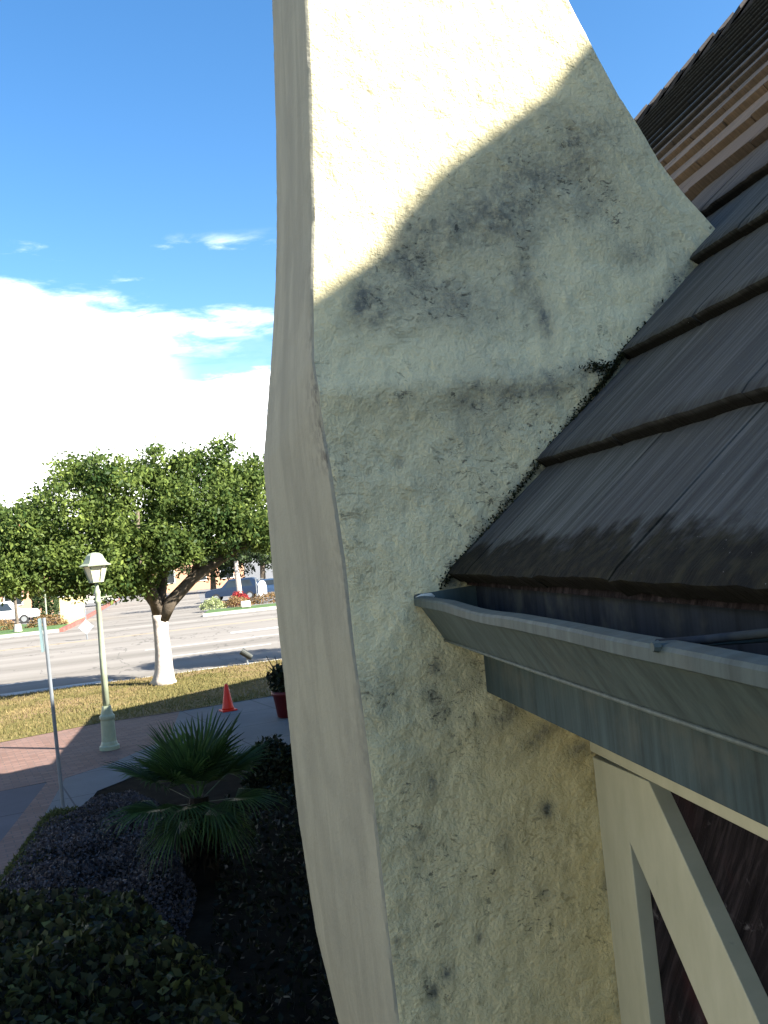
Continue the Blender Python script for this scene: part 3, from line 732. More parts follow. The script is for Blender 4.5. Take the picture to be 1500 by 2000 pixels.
# raking brace from the post head down towards the viewer
timber('timber_brace', [(1.884, 2.516), (0.412, 1.14), (0.21, 1.14), (1.626, 2.5245)], 0.7435, 0.778, M['cream'])
pl = MB(); pl.box(0.776, 0.80, -6, 1.893, 0, 2.70); hp(pl.build('timber_panel', M['wood']))
hp(MB().box(0.80, 9.0, -6.5, 2.0, 0, 2.85).build('house_wall', M['stucco']))
hp(MB().box(1.62, 8.2, 2.0, 12.3, 0, 3.7).build('house_wall', M['stucco']))
wg = MB(); wx0, wx1, wxm = 1.9, 21.0, 11.4; wy0, wy1 = 12.35, 17.2
wg.add([(x, y, z) for y in (wy0, wy1) for x, z in ((wx0, 0), (wx1, 0), (wx1, 4.1), (wxm, 8.4), (wx0, 4.1))], [(4, 3, 2, 1, 0), (5, 6, 7, 8, 9), (0, 1, 6, 5), (1, 2, 7, 6), (2, 3, 8, 7), (3, 4, 9, 8), (4, 0, 5, 9)])
hp(wg.build('front_wing', M['stucco']))
sw = MB(); sw.add([(x, y, z) for y in (-7.19, 9.0) for x, z in ((-15, 0), (-8.2, 0), (-8.2, 4.6), (-11.6, 7.6), (-15, 4.6))], [(4, 3, 2, 1, 0), (5, 6, 7, 8, 9), (0, 1, 6, 5), (1, 2, 7, 6), (2, 3, 8, 7), (3, 4, 9, 8), (4, 0, 5, 9)])  # unseen wing, added to block low sky light from the left
hp(sw.build('sky_blocker_wing', M['side']))

# ---- moss in the joint between roof and chimney -------------------------
def leafquads(C, size, up=0.0, flat=None, jitter=1.0, aspect=0.55):
    """rhombic leaves at centres C"""
    n = len(C); d = np.random.normal(size=(n, 3)); d[:, 2] += up; d /= np.linalg.norm(d, axis=1)[:, None]
    e = np.random.normal(size=(n, 3)); 
    if flat is not None: e = e * (1 - flat) ; e[:, 2] *= 0.3
    e -= (e * d).sum(1)[:, None] * d; e /= np.linalg.norm(e, axis=1)[:, None]
    s = (size * np.random.uniform(0.6, 1.25, n))[:, None] if not isinstance(size, np.ndarray) else size[:, None]
    V = np.stack([C - d * s * 0.5, C + e * s * aspect * 0.5, C + d * s * 0.5, C - e * s * aspect * 0.5], 1)
    return V.reshape(-1, 3)


mc = []
for (x0, cnt, spread) in [(0.47, 260, 0.03), (0.50, 120, 0.03), (0.55, 60, 0.03), (0.60, 60, 0.03), (0.66, 80, 0.03), (0.72, 160, 0.03), (0.80, 160, 0.03), (0.86, 500, 0.035), (0.90, 420, 0.03), (0.95, 120, 0.02), (0.70, 200, 0.15), (0.62, 160, 0.15)]:
    for _ in range(cnt):
        x = x0 + random.gauss(0, spread)
        if x < 0.45 or x > 1.1: continue
        z = roofz(x) + 0.018 + abs(random.gauss(0, 0.009)); 
        if x < 0.49: z = max(2.905, z)
        mc.append((x - random.random() * 0.008, interp(z, yf_t) - 0.006 - abs(random.gauss(0, 0.005)), z))
for _ in range(260):       # tuft reaching out over the plaster at the break line
    x = 0.845 + random.gauss(0, 0.018); mc.append((x, 1.893 - abs(random.gauss(0, 0.004)), 3.352 + random.gauss(0, 0.006)))
mc = np.array(mc)
mo = fast_mesh('moss', leafquads(mc, 0.007), 4, M['moss'], None, np.random.random(len(mc)))
tag(mo, 'black green moss growing in the joint of roof and chimney', 'moss', None, 'stuff')

# ================================================================== GARDEN
# ---- street trees ------------------------------------------------------
def crown(name, blobs, leaf, mat, per_m2, parent, inner=0.25, base_var=0.0, seed=1, clump=0.42, per=(10, 22)):
    """leaf clumps spread over and through a set of ellipsoids"""
    rng = np.random.default_rng(seed); Cs = []; Vs = []
    for (c, r) in blobs:
        n = max(4, int(per_m2 * (r[0] * r[1] + r[1] * r[2] + r[0] * r[2])))
        u = rng.normal(size=(n, 3)); u /= np.linalg.norm(u, axis=1)[:, None]
        rr = np.where(rng.random(n) < inner, rng.uniform(0.3, 0.9, n), rng.uniform(0.86, 1.08, n))
        bvar = rng.normal(0, 0.12)
        centres = np.array(c) + u * np.array(r) * rr[:, None]
        for cc in centres:
            k = int(rng.integers(*per)); sz = clump * rng.uniform(0.6, 1.2)
            q = rng.normal(size=(k, 3)); q /= np.linalg.norm(q, axis=1)[:, None]
            Cs.append(cc + q * sz * rng.uniform(0.25, 1.0, (k, 1)) * np.array([1, 1, 0.8]))
            Vs.append(np.clip(bvar + rng.normal(base_var, 0.20) + rng.normal(0, 0.13, k), 0, 1))
    C = np.concatenate(Cs); V = np.concatenate(Vs); np.random.seed(seed)
    return fast_mesh(name, leafquads(C, leaf, 0.2), 4, mat, parent, V)


def street_tree(loc, blobs, limbs, label, seed, group):
    t = root('street_tree', loc, label, 'tree', group)
    tr = MB()
    prof = [(0.0, 0.36), (0.12, 0.28), (0.35, 0.235), (0.8, 0.205), (1.3, 0.19), (1.65, 0.20), (1.80, 0.22)]
    mid = [(0.035 * z + 0.02 * math.sin(3 * z), 0.0, z) for z, r in prof]
    tr.tube(mid, [r for z, r in prof], 18)
    o = tr.build('trunk', M['limew'], t, True)
    for v in o.data.vertices:
        a = math.atan2(v.co.y, v.co.x); k = 1 + 0.06 * math.sin(3 * a + v.co.z) + 0.10 * max(0, 0.5 - v.co.z) * math.sin(5 * a) + 0.05 * noise.noise(v.co * 3)
        v.co.x *= k; v.co.y *= k
    lm = MB()
    for pts, rr in limbs: lm.tube(pts, rr, 10)
    lo = lm.build('limbs', M['bark'], t, True)
    crown('crown', blobs, 0.125, M['leaf'], 62, t, 0.32, 0.44, seed, 0.36, (22, 40))
    return t


limbs = [([(0.06, 0, 1.72), (0.0, 0.1, 2.05), (-0.35, 0.2, 2.6), (-1.0, 0.3, 3.3), (-1.6, 0.4, 4.2)], [0.21, 0.18, 0.15, 0.11, 0.05]),
         ([(0.08, 0, 1.70), (0.35, -0.1, 2.1), (0.95, -0.2, 2.65), (1.8, -0.3, 3.15), (2.7, -0.2, 3.6), (3.3, -.1, 4.2)], [0.20, 0.17, 0.15, 0.13, 0.09, 0.05]),
         ([(0.05, 0, 1.75), (0.1, 0.3, 2.4), (0.25, 0.8, 3.2), (0.3, 1.0, 4.4)], [0.19, 0.15, 0.11, 0.05]),
         ([(0.04, 0, 1.75), (-0.1, -0.35, 2.5), (-0.3, -1.0, 3.3), (-0.2, -1.2, 4.5)], [0.18, 0.13, 0.09, 0.04]),
         ([(-0.35, 0.2, 2.6), (-1.2, -0.1, 2.85), (-2.2, -0.3, 3.2), (-3.0, -.3, 3.6)], [0.11, 0.09, 0.06, 0.03]),
         ([(1.0, -0.2, 2.7), (1.2, 0.3, 3.4), (1.5, .5, 4.6)], [0.10, 0.08, 0.04])]
blobs = [((-0.2, 0, 4.5), (1.5, 1.6, 1.1)), ((-1.9, 0.2, 4.5), (1.3, 1.5, 1.15)), ((-2.9, -0.1, 4.0), (1.0, 1.3, 1.0)), ((1.3, 0, 4.5), (1.3, 1.5, 1.15)), ((2.5, 0.2, 4.5), (1.1, 1.3, 1.05)),
         ((-0.9, -0.9, 3.4), (1.1, 0.9, 0.75)), ((-2.2, -0.8, 3.3), (1.1, 0.8, 0.6)), ((0.4, -0.9, 3.5), (0.85, 0.8, 0.6)), ((1.9, -0.6, 3.8), (1.0, 0.8, 0.55)), ((-0.5, 0.6, 3.0), (0.8, 0.8, 0.55)), ((-1.4, -0.2, 2.95), (0.8, 0.7, 0.45)),
         ((-2.9, -0.9, 3.15), (0.9, 0.8, 0.5)), ((-3.5, -0.5, 3.5), (0.8, 0.8, 0.7)), ((-1.3, -1.0, 2.85), (1.0, 0.7, 0.5)), ((-0.5, -0.6, 2.75), (0.6, 0.6, 0.4)), ((3.1, -0.4, 3.75), (0.7, 0.7, 0.5)), ((-1.2, -0.2, 5.6), (0.5, 0.6, 0.5)), ((-2.0, 0, 5.65), (0.4, 0.5, 0.45)), ((0.35, -0.1, 5.7), (0.45, 0.5, 0.45)), ((1.75, 0, 5.7), (0.5, 0.55, 0.5)), ((2.15, 0, 6.1), (0.18, 0.2, 0.3)), ((-0.4, 0.1, 5.55), (0.5, 0.5, 0.4)), ((2.7, 0, 5.35), (0.5, 0.5, 0.4)), ((1.0, -0.3, 5.6), (0.35, 0.4, 0.35))]
street_tree((-1.71, 25.0, 0.0), blobs, limbs, 'broad dense green tree with whitewashed trunk on the dry lawn beside the road', 3, 'kerbside trees')
blobs2 = [((0.3, 0, 4.2), (1.5, 1.5, 1.0)), ((1.25, 0, 4.4), (0.85, 1.1, 0.9)), ((-1.4, 0, 4.3), (1.4, 1.3, 1.1)), ((1.25, -0.3, 3.3), (0.7, 0.7, 0.5)), ((0.2, -0.4, 3.2), (1.0, 0.8, 0.6)), ((1.2, 0, 5.25), (0.35, 0.4, 0.3)), ((0.0, 0, 5.2), (0.8, 0.7, 0.5))]
street_tree((-7.3, 25.2, 0.0), blobs2, limbs[:1] + limbs[2:4], 'green tree cut off by the left edge of the photo', 5, 'kerbside trees')
# the next tree along the kerb stands behind the chimney; its shade reaches the road
street_tree((5.6, 27.2, 0.0), [((0, 0, 4.3), (2.6, 1.9, 1.2)), ((-1.6, 0, 4.2), (1.2, 1.2, 0.9))], limbs[:1] + limbs[2:4], 'green kerbside tree standing behind the chimney', 9, 'kerbside trees')

# ---- street lamp ---------------------------------------------------------
lamp = root('street_lamp', (-2.125, 16.65, 0.0), 'pale green lamp post with six sided lantern at the edge of the brick path', 'lamp post')
b = MB(); b.lathe([(0.17, 0), (0.17, 0.06), (0.145, 0.08), (0.135, 0.12), (0.125, 0.14), (0.115, 0.50), (0.13, 0.53), (0.13, 0.57), (0.105, 0.60), (0.085, 0.68), (0.075, 0.74)], 16)
o = b.build('base', M['lamp'], lamp)
b = MB(); b.lathe([(0.060, 0.74), (0.052, 1.6), (0.042, 2.50), (0.060, 2.52), (0.060, 2.56), (0.045, 2.58), (0.050, 2.66), (0.058, 2.70), (0.040, 2.74), (0.032, 2.78), (0.030, 2.87)], 14); b.build('pole', M['lamp'], lamp, True)
b = MB(); b.tube([(-0.20, 0.0, 2.585), (0.21, 0.0, 2.605)], 0.013, 8); b.lathe([(0.001, -0.02), (0.02, 0), (0.001, 0.02)], 8, (0.22, 0, 2.605)); b.lathe([(0.001, -0.02), (0.02, 0), (0.001, 0.02)], 8, (-0.21, 0, 2.585)); b.build('ladder_bar', M['lamp'], lamp)
lz = 0.0
g = MB(); R6 = rad(12); g.lathe([(0.105, 2.885), (0.195, 3.165)], 6, (0, 0, 0), R6); g.build('lantern_glass', M['lampglass'], lamp)
fr = MB()
for k in range(6):
    a = R6 + k * math.pi / 3
    fr.tube([(0.112 * math.cos(a), 0.112 * math.sin(a), 2.87), (0.204 * math.cos(a), 0.204 * math.sin(a), 3.17)], 0.010, 6)
fr.lathe([(0.04, 2.855), (0.125, 2.868), (0.125, 2.888), (0.05, 2.889)], 6, (0, 0, 0), R6)
fr.build('lantern_frame', M['lamp'], lamp)
ro = MB(); ro.lathe([(0.19, 3.150), (0.265, 3.152), (0.268, 3.166), (0.205, 3.200), (0.165, 3.27), (0.135, 3.335), (0.085, 3.372), (0.02, 3.385)], 6, (0, 0, 0), R6); ro.build('lantern_roof', M['lamp'], lamp)

# ---- sign pole, edge on ---------------------------------------------------
sp_ = root('sign_post', (-2.275, 12.8, 0.0), 'thin grey metal post with a road sign seen edge on', 'sign')
b = MB(); b.tube([(0, 0, 0), (-0.058, 0, 2.50)], 0.024, 10); b.build('post', M['polegrey'], sp_)
b = MB(); Mx = Matrix.Translation((-0.105, 0.0, 2.28)) @ Matrix.Rotation(rad(-2), 4, 'Y') @ Matrix.Rotation(rad(97), 4, 'Z'); b.box(-0.16, 0.16, -0.012, 0.012, -0.215, 0.215, Mx); b.build('sign_plate', M['signteal'], sp_)

# ---- cone, planter, floodlight ---------------------------------------------
cn = root('traffic_cone', (-0.09, 19.3, -0.004), 'orange traffic cone standing on the pavement by the lawn', 'traffic cone', None, rad(15))
b = MB(); b.box(-0.155, 0.155, -0.155, 0.155, 0.0, 0.03); b.build('base', M['cone'], cn, False, 0.01)
b = MB(); b.lathe([(0.125, 0.03), (0.115, 0.07), (0.035, 0.53), (0.030, 0.54), (0.018, 0.54)], 20); b.build('cone_body', M['cone'], cn, True)
pt = root('planter', (1.02, 17.7, -0.004), 'red pot holding a dark leafy plant beside the chimney', 'planter')
b = MB(); b.lathe([(0.16, 0), (0.20, 0.02), (0.255, 0.42), (0.285, 0.43), (0.285, 0.50), (0.255, 0.50), (0.25, 0.46)], 20); b.build('pot', M['pot'], pt, True)
q = np.random.normal(size=(900, 3)); q /= np.linalg.norm(q, axis=1)[:, None]; q *= np.random.uniform(0.2, 1, (900, 1)); q = q * np.array([0.36, 0.34, 0.30]) + np.array([0, 0, 0.74])
fast_mesh('plant', leafquads(q, 0.12, 0.7), 4, M['dleaf'], pt, np.random.random(900))
b = MB()
for a, l in ((0.3, 0.55), (2.0, 0.62), (2.7, .66), (3.6, 0.5), (5, 0.55)): b.tube([(0, 0, 0.45), (0.3 * math.cos(a) * .5, 0.3 * math.sin(a) * .5, 0.8), (0.34 * math.cos(a), 0.3 * math.sin(a), 0.5 + l)], [0.02, 0.014, 0.006], 5)
b.build('stem', M['dleaf'], pt)
fl = root('floodlight', (0.53, 27.2, 0.0), 'small black floodlight tilted on a stub post at the kerb', 'floodlight')
b = MB(); b.tube([(0, 0, 0), (0, 0, 0.22)], 0.03, 8); b.build('post', M['polegrey'], fl)
b = MB(); b.tube([(0.14, 0.0, 0.20), (-0.15, 0.02, 0.42)], [0.085, 0.105], 14); b.build('lamp_head', M['black'], fl)

# ---- fan palm -----------------------------------------------------------
palm = root('fan_palm', (-0.42, 9.2, -0.01), 'young fan palm with shaggy trunk in the shaded planting bed', 'palm')
b = MB(); b.tube([(0, 0, 0), (0.0, 0, 0.25), (0.02, 0, 0.55), (0.03, 0, 0.80)], [0.17, 0.15, 0.13, 0.09], 12); b.build('trunk', M['dry'], palm)
q = np.random.normal(size=(700, 3)); q /= np.linalg.norm(q, axis=1)[:, None]; q = q * np.array([0.19, 0.19, 0.34]) + np.array([0, 0, 0.38])
fast_mesh('dead_skirt', leafquads(q, 0.16, -1.5, aspect=0.16), 4, M['dry'], palm, np.random.random(700))


def frond(dirv, plen, r, droop, spread=200, nb=34, cup=0.25, seed=0):
    rng = random.Random(seed)
    d = Vector(dirv).normalized(); start = Vector((0.02, 0, 0.74)); hub = start + d * plen
    up = Vector((0, 0, 1)); side = d.cross(up)
    if side.length < 0.1: side = Vector((1, 0, 0))
    side.normalize(); nrm = side.cross(d).normalized()
    faces = []; var = []
    pw = 0.012
    a, bq = start - side * pw, start + side * pw; c, e = hub + side * pw * .7, hub - side * pw * .7
    faces.append((a, bq, c, e)); var.append(0.75)
    for k in range(nb):
        th = rad(-spread / 2 + spread * (k + 0.5) / nb) + rng.uniform(-.02, .02)
        v = (d * math.cos(th) + side * math.sin(th)).normalized()
        v = (v + nrm * (cup * (abs(th) / rad(spread / 2)) - 0.05)).normalized()
        w = v.cross(nrm).normalized(); L = r * (1.0 - 0.16 * abs(th)) * rng.uniform(0.9, 1.05)
        p0 = hub; p1 = hub + v * L * 0.50; p2 = hub + v * L * 0.80 - Vector((0, 0, droop * L * 0.18)); p3 = hub + v * L - Vector((0, 0, droop * L * 0.5 * rng.uniform(.6, 1.3)))
        hw = 0.5 * L * rad(spread) / nb * 0.52
        vr = min(1, max(0, rng.gauss(0.5, 0.22)))
        mid = lambda p, f: (p - w * hw * f, p + w * hw * f)
        a0, b0 = mid(p1, 1.0); a1, b1 = mid(p2, 0.55); z_ = nrm * hw * 0.5
        faces += [(p0, p1 - z_, a0, p0 + (a0 - p0) * 0.5), (p0, p0 + (b0 - p0) * 0.5, b0, p1 - z_), (a0, p1 - z_, p2 - z_ * .5, a1), (p1 - z_, b0, b1, p2 - z_ * .5), (a1, p2 - z_ * .5, p3, (a1 + p3) / 2), (p2 - z_ * .5, b1, (b1 + p3) / 2, p3)]
        var += [vr] * 6
    V = np.array([tuple(p) for f in faces for p in f])
    return fast_mesh('frond', V, 4, M['palm'], palm, var)


for i, (dv, pl_, r, dr) in enumerate([((-0.08, -0.25, 1.0), 0.30, 0.62, 0.05), ((0.50, -0.1, 0.95), 0.36, 0.66, 0.08), ((0.2, 0.4, 1.0), 0.36, 0.62, 0.1), ((-0.40, 0.2, 0.95), 0.34, 0.60, 0.1), ((-0.90, -0.1, 0.62), 0.44, 0.66, 0.3), ((-0.80, -0.5, 0.12), 0.42, 0.62, 0.6), ((-0.35, -0.9, 0.15), 0.30, 0.52, 0.7), ((0.35, -0.85, 0.0), 0.30, 0.52, 0.9), ((0.85, -0.35, 0.08), 0.38, 0.56, 0.7), ((0.8, 0.5, 0.55), 0.4, 0.6, 0.3), ((-0.5, 0.7, 0.7), 0.4, 0.6, 0.2), ((-0.25, -0.55, 0.85), 0.3, 0.56, 0.15), ((0.3, -0.45, 0.85), 0.3, 0.56, 0.15), ((0.75, -0.3, 0.7), 0.36, 0.6, 0.2), ((-0.6, -0.4, 0.75), 0.34, 0.58, 0.2), ((-0.55, -0.7, -0.30), 0.30, 0.50, 0.9), ((0.55, -0.65, -0.35), 0.30, 0.48, 1.0)]):
    frond(dv, pl_, r, dr, seed=i)

# ---- hedge, ground cover, shrubs ----------------------------------------------
def inside(poly, x, y):
    c = False; j = len(poly) - 1
    for i in range(len(poly)):
        (xi, yi), (xj, yj) = poly[i], poly[j]
        if (yi > y) != (yj > y) and x < (xj - xi) * (y - yi) / (yj - yi) + xi: c = not c
        j = i
    return c


def carpet(poly, n, zmax, thick, seed, edge=0.35, amp=0.22):
    rng = random.Random(seed); xs = [p[0] for p in poly]; ys = [p[1] for p in poly]; P = []
    while len(P) < n:
        x, y = rng.uniform(min(xs), max(xs)), rng.uniform(min(ys), max(ys))
        if not inside(poly, x, y): continue
        dmin = 9
        for i in range(len(poly)):
            a, b_ = Vector((*poly[i], 0)), Vector((*poly[(i + 1) % len(poly)], 0)); ab = b_ - a
            tt = max(0, min(1, (Vector((x, y, 0)) - a).dot(ab) / ab.length_squared)); dmin = min(dmin, (a + ab * tt - Vector((x, y, 0))).length)
        k = min(1, dmin / edge) ** 0.5
        h = zmax * k * (1 + amp * fbm((x, y, seed), 1.6, 3))
        z = max(0.02, h - thick * rng.random() ** 2 if k > .6 else rng.uniform(0.02, max(.03, h)))
        P.append((x, y, z))
    return np.array(P)


hp_poly = [(-2.46, 3.2), (0.08, 3.2), (0.06, 4.7), (0.0, 5.5), (-0.22, 6.2), (-0.55, 7.1), (-0.95, 7.4), (-1.4, 7.3), (-1.8, 7.6), (-2.30, 7.8), (-2.46, 7.0)]
hc = carpet(hp_poly, 17000, 0.72, 0.22, 11, 0.28)
lv = np.clip(np.random.normal(0.33, 0.24, len(hc)), 0, 1); lv[np.random.random(len(hc)) < 0.03] = 1.0
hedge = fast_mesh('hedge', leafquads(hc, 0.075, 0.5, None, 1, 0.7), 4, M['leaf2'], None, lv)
tag(hedge, 'low clipped hedge of small round leaves in the shade nearest the camera', 'hedge')
gc_poly = [(-2.42, 7.3), (-1.7, 7.1), (-0.9, 6.9), (-0.55, 7.6), (-0.45, 8.8), (-0.75, 10.3), (-1.0, 12.2), (-1.3, 12.9), (-1.9, 12.4), (-2.42, 11.6)]
gc = carpet(gc_poly, 24000, 0.22, 0.12, 21, 0.3, 0.5)
o = fast_mesh('ground_cover', leafquads(gc, 0.04, 0.6, None, 1, 0.6), 4, M['cover'], None, np.clip(np.random.normal(0.42, 0.25, len(gc)), 0, 1))
tag(o, 'purplish small leaved ground cover filling the shaded bed behind the hedge', 'ground cover', None, 'stuff')
gp = [(-2.46, 3), (-2.2, 7.4), (-2.1, 10.5), (-1.9, 12.5), (-2.46, 12.5)]
gg = carpet(gp, 2600, 0.10, 0.06, 23, 0.1, 0.4)
o = fast_mesh('edging_grass', leafquads(gg, 0.09, 1.2, None, 1, 0.25), 4, M['leaf2'], None, np.clip(np.random.normal(0.7, 0.2, len(gg)), 0, 1))
tag(o, 'strip of dark grass along the brick border', 'grass', None, 'stuff')
dg = carpet([(-0.45, 3.0), (1.5, 3.0), (1.5, 12.2), (-0.2, 12.2), (-0.3, 8.5)], 5000, 0.14, 0.08, 29, 0.3, 0.5)
o = fast_mesh('shade_plants', leafquads(dg, 0.07, 0.6), 4, M['dleaf'], None, np.clip(np.random.normal(0.3, 0.2, len(dg)), 0, 1))
tag(o, 'dark low planting in deep shade below the chimney', 'ground cover', None, 'stuff')


def bush(name, loc, r, mat, leaf, n, label, cat='bush', group=None, seed=0, var=0.5):
    rng = np.random.default_rng(seed); q = rng.normal(size=(n, 3)); q /= np.linalg.norm(q, axis=1)[:, None]
    q[:, 2] = np.abs(q[:, 2]) * 1.0 - 0.08
    lump = np.array([1 + 0.22 * noise.noise(Vector(v) * 2.2 + Vector((seed, 0, 0))) for v in q])
    q *= (lump * rng.uniform(0.72, 1.04, n))[:, None]; q *= np.array(r); q += np.array(loc)
    q[:, 2] = np.maximum(q[:, 2], 0.03)
    np.random.seed(seed)
    o = fast_mesh(name, leafquads(q, leaf, 0.4), 4, mat, None, np.clip(rng.normal(var, 0.22, n), 0, 1))
    if label: tag(o, label, cat, group)
    return o


bush('bush', (0.46, 12.7, 0.0), (0.42, 0.45, 0.62), M['dleaf'], 0.08, 2600, 'dark rounded bush beside the fan palm, left of the chimney', 'bush', None, 4, 0.5)

# grass blades on the dry lawn
rng = np.random.default_rng(5); pts = []
while len(pts) < 26000:
    x = rng.uniform(-9, 2.6); y = rng.uniform(17.5, 28)
    if y < kerb_y(x) - 0.22 and y > np.interp(x, [p[0] for p in lawn_front], [p[1] for p in lawn_front]) + 0.03: pts.append((x, y))
pts = np.array(pts); n = len(pts); h = rng.uniform(0.025, 0.075, n); a = rng.uniform(0, 6.28, n); w = 0.012
base = np.c_[pts, np.full(n, 0.0)]; dx = np.c_[np.cos(a), np.sin(a), np.zeros(n)] * w; tip = base + np.c_[rng.normal(0, 0.02, n), rng.normal(0, 0.02, n), h]
V = np.stack([base - dx, base + dx, tip], 1).reshape(-1, 3)
gv_ = np.clip(np.array([0.55 + 0.5 * noise.noise(Vector((x * 0.5, y * 0.8, 0))) for x, y in pts]) + rng.normal(0, 0.15, n), 0, 1)
o = fast_mesh('grass', V, 3, M['grass'], None, gv_); tag(o, 'short sun dried grass on the kerbside lawn', 'grass', None, 'stuff')

# ================================================================== ACROSS THE ROAD
def building(name, x0, x1, y0, y1, h, wall, roofm, label, wins, overhang=0.5, rise=1.6):
    b = root(name, ((x0 + x1) / 2, y0, -0.15), label, 'building')
    hx, dy = (x1 - x0) / 2, y1 - y0
    MB().box(-hx, hx, 0, dy, 0, h).build('wall', wall, b)
    r = MB(); r.add([(-hx - overhang, -overhang, h), (hx + overhang, -overhang, h), (hx + overhang, dy + overhang, h), (-hx - overhang, dy + overhang, h), (-hx * .4, dy / 2, h + rise), (hx * .4, dy / 2, h + rise)], [(0, 3, 2, 1), (0, 1, 5, 4), (1, 2, 5), (2, 3, 4, 5), (3, 0, 4)])
    r.build('roof', roofm, b)
    for (wx, wz, ww, wh) in wins:
        f = MB()
        f.box(wx - ww / 2 - .08, wx + ww / 2 + .08, -0.07, -0.001, wz - .08, wz); f.box(wx - ww / 2 - .08, wx + ww / 2 + .08, -0.07, -0.001, wz + wh, wz + wh + .08)
        f.box(wx - ww / 2 - .08, wx - ww / 2, -0.07, -0.001, wz, wz + wh); f.box(wx + ww / 2, wx + ww / 2 + .08, -0.07, -0.001, wz, wz + wh)
        fo = f.build('window', M['white'], b); MB().box(wx - ww / 2, wx + ww / 2, -0.03, -0.002, wz, wz + wh).build('pane', M['glass'], fo)
    return b


building('apartment_building', -30, -15.6, 85, 97, 7.6, M['peach'], M['tile_red'], 'peach stucco building behind the white truck', [(4.9, 1.2, 1.4, 1.5), (1.5, 1.2, 1.4, 1.5), (4.9, 4.6, 1.4, 1.4), (1.5, 4.6, 1.4, 1.4), (-2.5, 4.6, 1.4, 1.4)])
building('shop_building', -9.5, 3.0, 122, 136, 5.2, M['peach'], M['tile_red'], 'low red roofed building glimpsed through the big tree', [(-3.5, 1.2, 1.6, 1.6), (0.5, 1.2, 1.6, 1.6), (4, 1.2, 1.6, 1.6)])
gp_ = root('gate_pillar', (-10.4, 66.0, -0.15), 'pale yellow wall end beside the red kerb', 'wall')
MB().box(-0.55, 0.52, 0, 4.0, 0, 1.85).build('wall', M['yellow'], gp_); MB().box(-0.62, 0.59, -0.07, 4.07, 1.85, 1.97).build('coping', M['white'], gp_)


def car(name, loc, rotz, L, Wd, H, paint, label, kind='car', cat='car', group='parked vehicles'):
    c = root(name, loc, label, cat, group, rotz)
    if kind == 'pickup': pr = [(0, .42), (0, .95), (.02, 1.0), (.36, 1.02), (.38, 1.05), (.42, 1.70), (.62, 1.76), (.74, 1.10), (.97, .98), (1, .80), (1, .42)]
    elif kind == 'van': pr = [(0, .38), (0, 1.5), (.02, H - .1), (.06, H), (.72, H), (.86, 1.25), (.98, 1.05), (1, .8), (1, .38)]
    elif kind == 'suv': pr = [(0, .40), (0, .95), (.02, 1.05), (.07, 1.62), (.14, H), (.55, H), (.70, 1.10), (.95, .98), (1, .75), (1, .40)]
    else: pr = [(0, .32), (0, .80), (.04, .90), (.16, .95), (.30, H - .03), (.40, H), (.56, H - .02), (.72, .94), (.95, .80), (1, .62), (1, .32)]
    n = len(pr); b = MB(); vs = []
    for w_, sc in ((-Wd / 2, 1), (Wd / 2, 1)):
        for (u, z) in pr:
            tuck = 0.13 * max(0, z - 1.0); vs.append(((u - .5) * L, w_ - math.copysign(tuck, w_), z))
    b.add(vs, [tuple(range(n)), tuple(range(2 * n - 1, n - 1, -1))] + [(i, (i + 1) % n, n + (i + 1) % n, n + i) for i in range(n)])
    b.build('body', paint, c, False, 0.03)
    ua, ub, z0, z1 = {'pickup': (.44, .66, 1.08, 1.62), 'van': (.55, .80, 1.2, H - .25), 'suv': (.12, .62, 1.08, H - .14), 'car': (.27, .64, .96, H - .10)}[kind]
    for sgn in (-1, 1):
        g_ = MB(); yo = sgn * (Wd / 2 + 0.006)
        ins = 0.13 * (z1 - 1.0); g_.add([((ua - .5) * L, yo - sgn * .13 * max(0, z0 - 1), z0), ((ub - .5) * L, yo - sgn * .13 * max(0, z0 - 1), z0), ((ub - .06 - .5) * L, yo - sgn * ins, z1), ((ua + .05 - .5) * L, yo - sgn * ins, z1)] , [(0, 1, 2, 3)])
        g2 = [tuple((x, y - sgn * 0.02, z)) for x, y, z in g_.v]; g_.add(g2, [(3, 2, 1, 0)]); g_.build('side_window', M['glass'], c)
        for u in (.19, .80):
            t = MB(); t.tube([((u - .5) * L, sgn * (Wd / 2 - .22), .33), ((u - .5) * L, sgn * (Wd / 2 + .012), .33)], .33, 18); to = t.build('wheel', M['tyre'], c)
            r_ = MB(); r_.tube([((u - .5) * L, sgn * (Wd / 2), .33), ((u - .5) * L, sgn * (Wd / 2 + .022), .33)], .20, 14); r_.build('rim', M['chrome'], to)
        hl = MB(); hl.box(L * .5 - .02, L * .5 + .015, sgn * Wd * .36 - .16, sgn * Wd * .36 + .16, .66, .80); hl.build('headlight', M['white'], c)
    return c


car('pickup_truck', (-16.6, 74.5, -0.15), rad(8), 5.4, 1.95, 1.8, M['carwhite'], 'white pickup truck parked by the peach building', 'pickup', 'truck')
car('delivery_van', (-13.2, 98, -0.15), rad(0), 5.2, 2.0, 2.2, M['carwhite'], 'white van parked beyond the pale yellow wall', 'van', 'van')
car('parked_car', (0.9, 78.0, -0.15), rad(172), 4.5, 1.85, 1.75, M['carblue'], 'dark blue car parked beyond the bushes, left of the pale trunk', 'suv')
car('parked_car', (3.6, 80.2, -0.15), rad(172), 4.4, 1.8, 1.45, M['carblue2'], 'mid blue car parked just left of the white oval sign', 'car')

